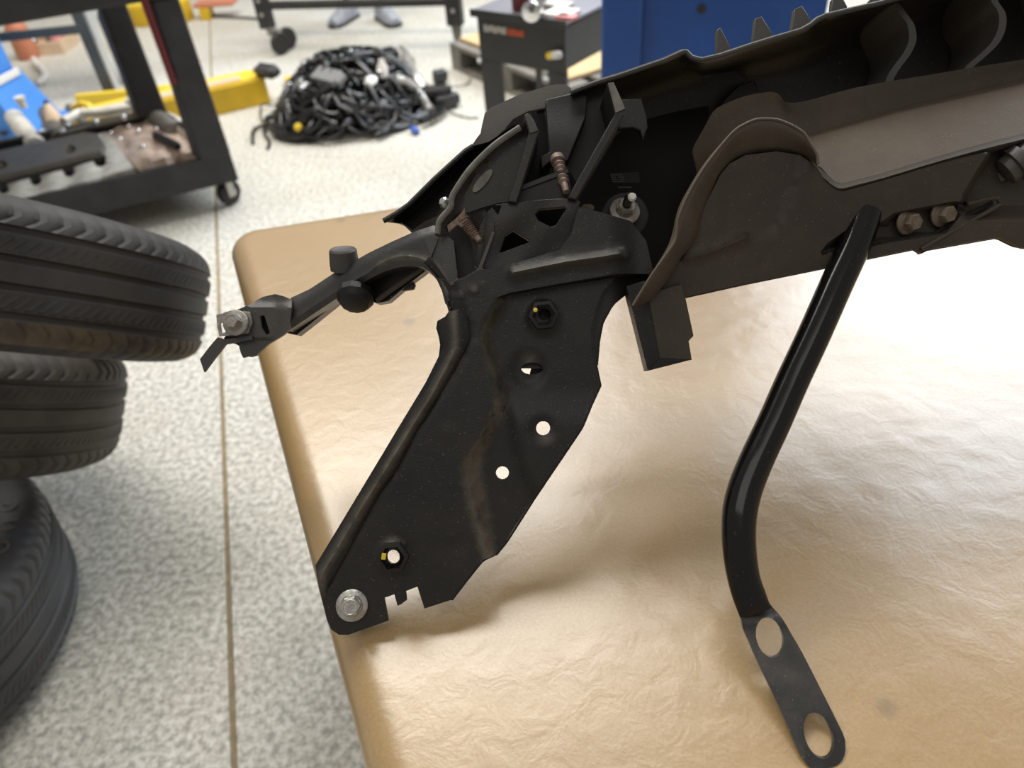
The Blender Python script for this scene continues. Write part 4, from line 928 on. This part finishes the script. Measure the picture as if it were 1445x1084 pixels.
box('base', b0 + Z * .01, (.14, 0, 0), (0, .12, 0), (0, 0, .01), M['wood'], jb, .002)
for sx, sy in ((1, 0), (-1, 0), (0, 1), (0, -1)): box('side', b0 + Vector((.14 * sx, .12 * sy, .035)), (.006 if sx else .14, 0, 0), (0, .006 if sy else .12, 0), (0, 0, .035), M['wood'], jb, .002)
for dx, dy, r, m_, lb in ((-.08, 0, .03, 'chrome', 'shiny cup in the left of the low parts box'), (.02, .02, .025, 'rust', 'rusty cap in the middle of the low parts box'), (.08, -.02, .035, 'pinkplastic', 'pinkish cap in the right of the low parts box')):
    tag(lathe('small_part', [(r, 0), (r, .04), (r * .7, .055)], b0 + Vector((dx, dy, .021)), Z, M[m_], None, 14), lb, 'small part')
tag(tube('hose', [at_z(x, y, .02) for x, y in ((48, 84), (52, 92), (60, 98), (64, 106), (60, 114), (52, 117))], .018, M['whiteplastic'], None, 10), 'short pale hose curled on the floor behind the blue stand', 'hose')

# ---------------------------------------------------------------- yellow lift arms
ya = Vector((-1.027, 3.617, 0)); yd = (Vector((-1.279, 3.495, 0)) - ya).normalized(); yn = Vector((yd.y, -yd.x, 0)).normalized()
if yn.y < 0: yn = -yn
def ybox(name, a0, a1, b0, b1, z0, z1, mt, par, bev=.004):
    f_ = lambda a, b, z: ya + yd * a + yn * b + Z * z
    return hull8(name, [f_(a0, b0, z0), f_(a1, b0, z0), f_(a1, b1, z0), f_(a0, b1, z0), f_(a0, b0, z1), f_(a1, b0, z1), f_(a1, b1, z1), f_(a0, b1, z1)], mt, par, bev)
yl = thing('lift_arm', 'thick yellow steel lift arm on the floor between cart and wire pile', 'lift arm', ya + yd * .4)
ybox('beam', 0, .86, 0, .17, 0, .115, M['yellow'], yl); ybox('top_plate', .03, .84, .012, .158, .1155, .122, M['yellow2'], yl, .002)
ybox('wear_strip', .10, .84, .02, .09, .1225, .128, M['wood'], yl, .002)
e0 = at_z(110, 150); e1 = at_z(304, 131); ed_ = (e1 - e0).normalized(); en = Vector((-ed_.y, ed_.x, 0))
yb = thing('lift_bar', 'thin bright yellow bar on the floor behind the cart tray', 'bar', (e0 + e1) / 2)
box('bar', (e0 + e1) / 2 + Z * .025 + en * .02, ed_ * (e1 - e0).length / 2, en * .02, Z * .025, M['yellow2'], yb, .004)
box('end_plate', e1 + Z * .03 + en * .02, ed_ * .008, en * .03, Z * .03, M['yellow'], yb, .003)
f0 = Vector((-2.32, 5.30, 0)); f1 = Vector((-1.90, 5.225, 0)); fd = (f1 - f0).normalized(); fnn = Vector((-fd.y, fd.x, 0))
yk = thing('lift_pad', 'yellow lift block at the back, framed by the cart posts', 'lift arm', (f0 + f1) / 2)
box('block', (f0 + f1) / 2 + fnn * .09 + Z * .055, fd * .21, fnn * .09, Z * .055, M['yellow'], yk, .006)
box('top_plate', (f0 + f1) / 2 + fnn * .09 + Z * .118, fd * .20, fnn * .085, Z * .008, M['yellow2'], yk, .003)
lathe('bolt', [(.02, 0), (.02, .008), (.01, .012)], (f0 + f1) / 2 + fd * .08 + Z * .055 + fnn * .001, -fnn, M['caster'], yk, 6)
h0 = at_z(291, 29); h1 = at_z(318, 26)
ys_ = thing('yellow_chock', 'small yellow block with a brown board on top, right of the cart post', 'block', h0)
box('block', h0 + Vector((.0, .06, .035)), (.03, 0, 0), (0, .06, 0), (0, 0, .035), M['yellow'], ys_, .003)
box('board', h0 + Vector((.07, .08, .082)), (.13, -.01, 0), (.005, .07, 0), (0, 0, .010), M['orange'], ys_, .003)
tag(tube('cable', [at_z(x, y, .008) for x, y in ((298, 22), (320, 24), (345, 25), (375, 27))], .008, M['steelgrey'], None, 8), 'thin grey cable on the floor left of the rolling frame', 'cable')

# ---------------------------------------------------------------- rolling frame and the person behind it
rf = thing('rolling_frame', 'low black steel frame on casters in the background', 'frame', (-.65, 4.35, 0))
A0, A1 = Vector((-1.17, 4.46, 0)), Vector((-.125, 4.19, 0)); ad = (A1 - A0).normalized(); an = Vector((-ad.y, ad.x, 0))
box('rail', (A0 + A1) / 2 + Z * .238, ad * (A1 - A0).length / 2, an * .025, Z * .017, M['toolcart'], rf, .003)
for p_, zb, wdt in ((A0, .13, .036), (A1, .13, .042)):
    box('post', p_ + Z * (zb + .45) / 2 + Z * .08, ad * wdt, an * .03, Z * ((.62 - zb) / 2), M['toolcart'], rf, .003)
    for zz in (.2, .27): lathe('bolt', [(.012, 0), (.012, .006), (.006, .009)], p_ + Z * zz - an * .031, -an, M['castergrey'], rf, 6)
lathe('stem', [(.014, 0), (.014, .06)], A0 + Z * .085, Z, M['castergrey'], rf, 10)
for dx, dy in ((.06, -.07), (.085, .02)):
    r = .058; c = A0 + Vector((dx, dy, r)); lathe('caster_wheel', [(r * .3, -.016), (r * .9, -.016), (r, -.008), (r, .008), (r * .9, .016), (r * .3, .016)], c, (.75, -.66, 0), M['caster'], rf, 24)
box('caster_fork', A0 + Vector((.045, -.01, .085)), (.03, .01, -.02), (0, .02, 0), (.0, .0, .035), M['castergrey'], rf, .004)
hull8('foot_plate', [A1 + Vector(v) for v in ((-.012, -.01, 0), (.014, -.01, 0), (.014, .01, 0), (-.012, .01, 0), (-.03, -.015, .14), (.03, -.015, .14), (.03, .015, .14), (-.03, .015, .14))], M['casting_dark'], rf, .003)
box('rail', (A0 + A1) / 2 + Z * .238 + an * .27, ad * (A1 - A0).length / 2, an * .025, Z * .017, M['toolcart'], rf, .003)
for p_ in (A0, A1):
    box('side_rail', p_ + Z * .30 + an * .135, ad * .02, an * .1, Z * .017, M['toolcart'], rf, .003)
    box('post', p_ + Z * .44 + an * .27, ad * .036, an * .03, Z * .18, M['toolcart'], rf, .003)

pe = thing('person', 'person standing behind the low black frame, only grey shoes in view', 'person', (-.69, 4.98, 0))
def skin_body(name, verts, edges, radii, mt, par):
    me = bpy.data.meshes.new(name); me.from_pydata([Vector(v) for v in verts], edges, []); o = bpy.data.objects.new(name, me); link(o, par); o.matrix_parent_inverse = PINV.get(par.name, Matrix())
    md = o.modifiers.new('skin', 'SKIN'); o.modifiers.new('sub', 'SUBSURF').levels = 1; o.modifiers['sub'].render_levels = 2; md.use_smooth_shade = True
    for i, r in enumerate(radii): me.skin_vertices[0].data[i].radius = (r, r) if not isinstance(r, tuple) else r
    me.skin_vertices[0].data[0].use_root = True; me.materials.append(mt); return o
s0, s1_ = Vector((-.815, 4.90, 0)), Vector((-.565, 4.80, 0)); hp = (s0 + s1_) / 2 + Vector((0, .13, 0))
bv = [hp + Z * .95, s0 + Vector((.03, .11, .86)), s0 + Vector((.0, .08, .50)), s0 + Vector((.0, .10, .12)), s1_ + Vector((-.03, .11, .86)), s1_ + Vector((0, .08, .50)), s1_ + Vector((0, .10, .12)),
      hp + Z * 1.15, hp + Z * 1.38, hp + Z * 1.50, hp + Vector((-.19, 0, 1.42)), hp + Vector((-.25, .02, 1.14)), hp + Vector((-.24, -.06, .88)), hp + Vector((.19, 0, 1.42)), hp + Vector((.25, .02, 1.14)), hp + Vector((.24, -.06, .88))]
skin_body('body', bv, [(0, 1), (1, 2), (2, 3), (0, 4), (4, 5), (5, 6), (0, 7), (7, 8), (8, 9), (8, 10), (10, 11), (11, 12), (8, 13), (13, 14), (14, 15)],
          [(.17, .12), .095, .068, .050, .095, .068, .050, (.16, .11), (.17, .11), .06, .065, .05, .035, .065, .05, .035], M['trouser'], pe)
lathe('head', [(.03, -.13), (.06, -.11), (.085, -.03), (.088, .04), (.07, .10), (.03, .125)], hp + Vector((0, -.01, 1.64)), Z, M['skin'], pe, 20)
lathe('hair', [(.088, 0), (.094, .03), (.078, .09), (.03, .118)], hp + Vector((0, .008, 1.66)), Z, M['hair'], pe, 20)
for s_, tx_ in ((s0, -.42), (s1_, .45)):
    q = []
    fwd = Vector((math.sin(tx_), -math.cos(tx_), 0)); sd_ = Vector((-fwd.y, fwd.x, 0))
    rows = []
    for t, w_, hh in ((-.10, .030, .055), (-.085, .040, .105), (-.03, .043, .115), (.03, .045, .085), (.09, .050, .062), (.14, .046, .050), (.17, .030, .035)):
        c = s_ + Vector((0, .08, .012)) + fwd * t
        rows.append([c + sd_ * w_ * math.cos(a) * (1.0) + Z * (hh * max(0, math.sin(a)) ** .8) for a in [math.pi * k / 8 for k in range(9)]])
    vs = [p for r in rows for p in r]; fs = []
    for i in range(len(rows) - 1):
        for k in range(9): fs.append((i * 9 + k, i * 9 + (k + 1) % 9, (i + 1) * 9 + (k + 1) % 9, (i + 1) * 9 + k))
    fs += [tuple(range(9)), tuple((len(rows) - 1) * 9 + k for k in range(9))]
    sh = mesh_obj('shoe', vs, fs, M['shoe'], pe, 50)
    sl = [s_ + Vector((0, .08, 0)) + fwd * t + sd_ * w_ * sg for t, w_, sg in ((-.11, .025, -1), (-.09, .043, -1), (0, .045, -1), (.09, .053, -1), (.15, .047, -1), (.178, .02, -1), (.178, .02, 1), (.15, .047, 1), (.09, .053, 1), (0, .045, 1), (-.09, .043, 1), (-.11, .025, 1))]
    n_s = len(sl); mesh_obj('sole', sl + [p + Z * .02 for p in sl], [tuple(range(n_s)), tuple(n_s + i for i in range(n_s))] + [(i, (i + 1) % n_s, n_s + (i + 1) % n_s, n_s + i) for i in range(n_s)], M['sole'], pe, 30)

# ---------------------------------------------------------------- black tool cart, pallet, lift column
TC = Vector((-.009, 2.816, 0)); td = Vector((.766, -.643, 0)); tn = Vector((.643, .766, 0))
def T(a, b, z): return TC + td * a + tn * b + Z * z
tc_ = thing('tool_cart', 'black sheet-steel tool cart with a white and orange emblem beside the blue column', 'tool cart', T(.18, .18, 0))
def tbox(name, a0, a1, b0, b1, z0, z1, mt, par=None, bev=.003):
    return hull8(name, [T(a0, b0, z0), T(a1, b0, z0), T(a1, b1, z0), T(a0, b1, z0), T(a0, b0, z1), T(a1, b0, z1), T(a1, b1, z1), T(a0, b1, z1)], mt, par or tc_, bev)
tbox('front_panel', .0, .37, 0, .02, .352, .508, M['toolcart']); tbox('body', .004, .366, .021, .36, .36, .50, M['toolcart'])
tbox('top', -.012, .382, -.012, .37, .51, .522, M['toolcart_top'], None, .002); tbox('top_rim', -.016, .386, -.018, -.0125, .500, .526, M['toolcart'], None, .002)
for a0, b0_, w_ in ((.0, 0, .088), (.30, 0, .07), (.0, .335, .02), (.35, .335, .02)):
    tbox('leg', a0, a0 + w_, b0_, b0_ + .02, 0, .3515 if b0_ == 0 else .359, M['toolcart'], None, .002)
for i in range(8):                                 # blurred emblem: white strokes, then orange strokes
    a = .030 + i * .0125; tbox('emblem_stroke', a, a + .0085, -.0016, -.0002, .452 + (.004 if i in (2, 5) else 0), .476 - (.003 if i in (1, 4, 6) else 0), M['white_print'], None, 0)
for i in range(6):
    a = .134 + i * .0118; tbox('emblem_stroke', a, a + .0095, -.0016, -.0002, .452, .474 - (.004 if i in (1, 3, 4) else 0), M['orange_print'], None, 0)
c0 = at_z(735, 13, .525); tag(lathe('spray_can', [(.028, 0), (.03, .004), (.03, .16), (.024, .175), (.012, .18), (.012, .2)], c0, Z, M['red'], None, 20), 'dark red can standing on the black tool cart', 'can')
fl_ = thing('work_light', 'shiny silver work light lying on the black tool cart', 'lamp', at_z(752, 20, .525))
p = at_z(750, 16, .555); q = at_z(775, -8, .56); d = (q - p).normalized()
lathe('lamp_head', [(.02, -.012), (.032, -.008), (.034, .02), (.022, .045)], p, d, M['chrome'], fl_, 20); lathe('handle', [(.022, .045), (.014, .06), (.013, .17), (.009, .18)], p, d, M['chrome'], fl_, 14)
for i, (x, y, sx, sy, m_, lb) in enumerate(((792, 18, .05, .045, 'whiteplastic', 'pale booklet on the tool cart beside the column'), (800, 24, .035, .02, 'pinkplastic', 'pink packet at the edge of the tool cart'), (783, 6, .06, .03, 'casting', 'grey folded paper at the back of the tool cart'))):
    c = at_z(x, y, .529 + .0 * i); tag(hull8('packet', [c + td * sx * a + tn * sy * b + Z * zz for zz in (-.0065 + .0, .006) for a, b in ((-1, -1), (1, -1), (1, 1), (-1, 1))], M[m_], None, .002), lb, 'packet')
c0 = at_z(797, 66, .42); sb_ = thing('spray_nozzle', 'small pale bottle with a yellow cap clipped to the tool cart side', 'bottle', c0)
q = T(.335, -.022, .415); tag(sb_)
lathe('bottle', [(.010, 0), (.013, .003), (.013, .03), (.007, .036)], q, (.75, -.6, .2), M['whiteplastic'], sb_, 16); lathe('cap', [(.009, -.022), (.012, -.016), (.012, 0), (.008, .001)], q, (.75, -.6, .2), M['yellow2'], sb_, 14)

pa = thing('pallet', 'weathered wooden pallet with a plywood sheet on it behind the tool cart', 'pallet', at_z(720, 95))
P0 = at_z(634, 60, .125); P1 = at_z(800, 126, .125); P0.z = P1.z = 0; pd = (P1 - P0).normalized(); pn = Vector((-pd.y, pd.x, 0)); pL = (P1 - P0).length
def Pp(a, b, z): return P0 + pd * a + pn * b + Z * z
def pbox(name, a0, a1, b0, b1, z0, z1, mt): return hull8(name, [Pp(a0, b0, z0), Pp(a1, b0, z0), Pp(a1, b1, z0), Pp(a0, b1, z0), Pp(a0, b0, z1), Pp(a1, b0, z1), Pp(a1, b1, z1), Pp(a0, b1, z1)], mt, pa, .002)
for i in range(6): pbox('deck_board', .0, pL, .17 * i, .17 * i + .12, .105, .125, M['palletgrey'])
for i in range(3): pbox('bottom_board', 0, pL, .40 * i, .40 * i + .11, 0, .018, M['palletgrey'])
for a in (0, pL * .47, pL - .09):
    for b in (0, .44, .86): pbox('block', a, a + .09, b, b + .10, .0185, .1045, M['palletgrey'])
pbox('plywood_sheet', .02, pL - .06, .05, .95, .126, .142, M['ply'])
for x, y, r, lb in ((712, 83, .022, 'small shiny part on the pallet edge behind the tool cart'), (774, 110, .02, 'shiny part at the near corner of the pallet')):
    c = at_z(x, y, .143); tag(lathe('small_part', [(r, 0), (r * 1.1, .01), (r * .5, .03)], c, Z, M['chrome'], None, 14), lb, 'small part')

G0 = at_z(848, 300); G1 = at_z(1112, 306); gd = (G1 - G0).normalized(); gn = Vector((-gd.y, gd.x, 0)); gL = (G1 - G0).length
lc = thing('lift_column', 'tall blue steel lift column behind the bumper carrier', 'lift column', (G0 + G1) / 2)
def gbox(name, a0, a1, b0, b1, z0, z1, bev=.01): return hull8(name, [G0 + gd * a + gn * b + Z * z for z in (z0, z1) for a, b in ((a0, b0), (a1, b0), (a1, b1), (a0, b1))], M['blue'], lc, bev)
gbox('base_plate', -.06, gL + .06, -.04, .23, 0, .018, .003)
gbox('web', .045, gL, .02, .05, .019, 2.6, .004)
gbox('corner_flange', -.005, .11, -.012, .012, .019, 2.6, .008); gbox('side_wall', -.005, .02, .013, .20, .019, 2.6, .006); gbox('side_wall', gL - .02, gL, .051, .20, .019, 2.6, .006)
gbox('back_lip', .021, .10, .30, .20, .019, 2.6, .004)
for zz, aa in ((.62, .27), (.9, .27), (.35, .27)): lathe('bolt_hole', [(.012, 0), (.012, .004), (.004, .0045)], G0 + gd * aa + gn * .0195 + Z * zz, -gn, M['caster'], lc, 12)

# ---------------------------------------------------------------- pile of wiring harness
rng = random.Random(11)
pc = Vector((-.60, 3.37, 0))
def pile_h(x, y):
    r = math.hypot((x - pc.x) / .35, (y - pc.y) / .34); return max(0.0, .24 * (1 - r ** 2.6))
vs, fs = [], []
for i in range(230):
    a = rng.uniform(0, 6.283); r = rng.random() ** .6 * .8
    c = Vector((pc.x + math.cos(a) * r * .30, pc.y + math.sin(a) * r * .29, 0)); rad = rng.uniform(.05, .16); hgt = pile_h(c.x, c.y) * rng.uniform(.15, 1.0)
    ph = rng.uniform(0, 6.28); asp = rng.uniform(.5, 1.4); tl, ta = rng.uniform(-.5, .5), rng.uniform(-.5, .5); span = rng.uniform(2.5, 7); pts = []
    for k in range(22):
        t = ph + span * k / 21; x = c.x + math.cos(t) * rad * (1 + .25 * math.sin(2.3 * t + i)); y = c.y + math.sin(t) * rad * asp
        z = max(.008, hgt + (math.cos(t) * tl + math.sin(t) * ta) * rad + .02 * math.sin(3 * t + i)); z = min(z, pile_h(x, y) + .03)
        pts.append((x, y, max(.008, z)))
    tube_geo(pts, rng.choice((.004, .006, .008, .011, .014)), 6, True, None, vs, fs)
tag(mesh_obj('wiring_harness', vs, fs, M['wire'], None, 60), 'tangled heap of black wiring harness on the floor', 'wiring', kind='stuff')
def strand(label, pts, r=.005, m_='wire', cat='wire'):
    return tag(tube('loose_wire', [at_z(x, y, z) for x, y, z in spline(pts, 5)], r, M[m_], None, 8), label, cat)
strand('loose black wire end hooked out at the lower left of the heap', [(450, 175, .03), (415, 178, .02), (385, 176, .02), (362, 180, .012), (356, 190, .02), (357, 203, .006)], .007)
strand('short black wire dangling below the left wire end', [(372, 178, .02), (374, 190, .01), (380, 200, .008), (378, 210, .006)], .007)
strand('thin black wire loop between yellow arm and heap', [(388, 150, .02), (370, 148, .02), (368, 165, .012), (374, 178, .012)], .004)
strand('thin wire arc trailing right from the heap toward the tool cart', [(620, 125, .04), (645, 122, .02), (660, 118, .008), (664, 110, .006)], .003)
strand('thin wire arc on the floor right of the heap', [(625, 150, .02), (640, 160, .008), (660, 166, .006), (676, 166, .006)], .003)
strand('thin wire loop at the lower right of the heap', [(600, 165, .02), (612, 175, .008), (616, 162, .006), (612, 150, .02)], .003)
def zp(x, y, dz=.01):
    z = .1
    for _ in range(40): c = at_z(x, y, z); z = .6 * z + .4 * (pile_h(c.x, c.y) + dz)
    return z
def chunk(name, label, x, y, z, sx, sy, sz, m_, rz=0, tilt=0, cat='connector', group=None, par=None):
    z = zp(x, y, sz + .004) if 'heap' in label else z
    c = at_z(x, y, z); Rm = Matrix.Rotation(rz, 3, 'Z') @ Matrix.Rotation(tilt, 3, 'X')
    t = thing(name, label, cat, c, group)
    box('housing', c, Rm @ Vector((sx, 0, 0)), Rm @ Vector((0, sy, 0)), Rm @ Vector((0, 0, sz)), M[m_], t, min(sx, sy, sz) * .3)
    box('plug_lip', c + Rm @ Vector((sx * 1.15, 0, 0)), Rm @ Vector((sx * .18, 0, 0)), Rm @ Vector((0, sy * .7, 0)), Rm @ Vector((0, 0, sz * .7)), M[m_], t, min(sx, sy, sz) * .2)
    return t
chunk('connector', 'black box connector lying on the end of the yellow arm', 376, 100, .145, .055, .03, .022, 'wire2', -.6, .3)
chunk('connector', 'black connector lying on the right edge of the heap', 628, 142, .04, .05, .035, .03, 'wire2', .5)
chunk('connector', 'small black connector raised at the far right of the heap', 620, 108, .10, .03, .02, .03, 'wire', .4, .3)
chunk('connector', 'flat black connector below the silver sleeve ends', 612, 128, .08, .06, .03, .015, 'wire', .1)
chunk('module', 'grey rectangular module lying on the left slope of the heap', 462, 108, .18, .075, .035, .015, 'grey_box', -.75, .4, 'module')
chunk('connector', 'flat yellow connector at the upper left edge of the heap', 412, 112, .02, .035, .02, .012, 'yellow2', .1)
chunk('connector', 'blue clip at the lower right of the heap', 585, 184, .02, .012, .028, .01, 'bluecable', .4)
chunk('connector', 'clear plastic connector cluster at the top left of the heap', 480, 80, .24, .06, .03, .015, 'clear', -.7, .4)
chunk('connector', 'clear connector on the upper left edge of the heap', 452, 80, .20, .025, .02, .02, 'clear', .2)
chunk('connector', 'orange tipped connector near the top of the heap', 465, 84, .215, .02, .015, .012, 'wood', .4)
chunk('connector', 'black block connector at the very top of the heap', 548, 78, .25, .04, .035, .03, 'wire', .5, .2)
tag(lathe('round_plug', [(.014, 0), (.018, .004), (.018, .018), (.012, .022)], at_z(421, 180, zp(421, 180, .03)), ray(421, 180) * -1, M['yellow2'], None, 16), 'round yellow plug at the lower left of the heap', 'connector')
tag(lathe('white_bottle', [(.012, 0), (.024, .01), (.024, .05), (.014, .065), (.012, .08)], at_z(541, 112, zp(541, 112, .0)), (.05, .2, 1), M['whiteplastic'], None, 16), 'small white plastic bottle stuck in the middle of the heap', 'bottle')
tag(lathe('glossy_cap', [(.012, 0), (.026, .004), (.03, .014), (.02, .022), (.006, .026)], at_z(524, 117, zp(524, 117, .015)), (-.1, -.5, 1), M['white'], None, 18), 'shiny pale cap left of the white bottle on the heap', 'cap')
for lb, pts, r in (('long silver foil sleeve bending down the right side of the heap', [(558, 112, .22), (574, 116, .22), (590, 130, .17), (600, 146, .10), (609, 158, .05)], .021),
                   ('silver foil sleeve lying up the right of the heap', [(572, 82, .25), (580, 98, .24), (588, 112, .21), (596, 126, .17)], .026),
                   ('short bright foil strip at the upper right of the heap', [(566, 68, .25), (574, 76, .255), (582, 86, .245)], .016)):
    tag(tube('foil_sleeve', [at_z(x, y, zp(x, y, r * 1.0 + .012)) for x, y, z in spline(pts, 5)], r, M['silver'], None, 10), lb, 'sleeve')
tag(lathe('foil_ball', [(.008, 0), (.022, .008), (.026, .024), (.016, .04), (.006, .044)], at_z(621, 152, .004), Z, M['silver'], None, 9), 'crumpled silver foil end on the floor right of the heap', 'foil')
# many look-alike small plugs in the heap
plug = None
for i in range(46):
    a = rng.uniform(0, 6.283); r = rng.random() ** .5 * .92; x, y = pc.x + math.cos(a) * r * .37, pc.y + math.sin(a) * r * .34
    loc = Vector((x, y, pile_h(x, y) * rng.uniform(.75, 1.02) + .015)); rz = rng.uniform(0, 6.28)
    if plug is None:
        plug = thing('harness_plug', 'small black plug on the wiring heap', 'connector', (0, 0, 0), 'small plugs on the wiring heap')
        box('housing', (0, 0, 0), (.022, 0, 0), (0, .014, .004), (0, -.003, .011), M['wire2'], plug, .003)
        box('latch', (.004, 0, .0125), (.012, 0, 0), (0, .005, .001), (0, 0, .003), M['clear'], plug, .001)
        lathe('boot', [(.009, 0), (.008, .012), (.006, .022)], (-.022, 0, 0), (-1, 0, 0), M['wire'], plug, 10)
        plug.location = loc; plug.rotation_euler = (0, 0, rz)
    else: copy_thing(plug, loc, rz)
clip = None  # bright clips scattered over the heap, added for highlights
for i in range(22):
    a = rng.uniform(0, 6.283); r = rng.random() ** .5 * .9; x, y = pc.x + math.cos(a) * r * .38, pc.y + math.sin(a) * r * .33 + .05
    loc = Vector((x, y, pile_h(x, y) * rng.uniform(.95, 1.1) + .018)); rz = rng.uniform(0, 6.28)
    if clip is None:
        clip = thing('glint_clip', 'shiny chrome clip added on the wiring heap for its glint', 'clip', (0, 0, 0), 'glint clips added on the wiring heap')
        box('clip_body', (0, 0, 0), (.026, 0, .01), (0, .012, 0), (-.002, 0, .006), M['chrome'], clip, .004)
        lathe('barb', [(.007, 0), (.009, .004), (.004, .016)], (0, 0, .006), (.3, 0, 1), M['silver'], clip, 10)
        clip.location = loc; clip.rotation_euler = (0, 0, rz)
    else: copy_thing(clip, loc, rz)
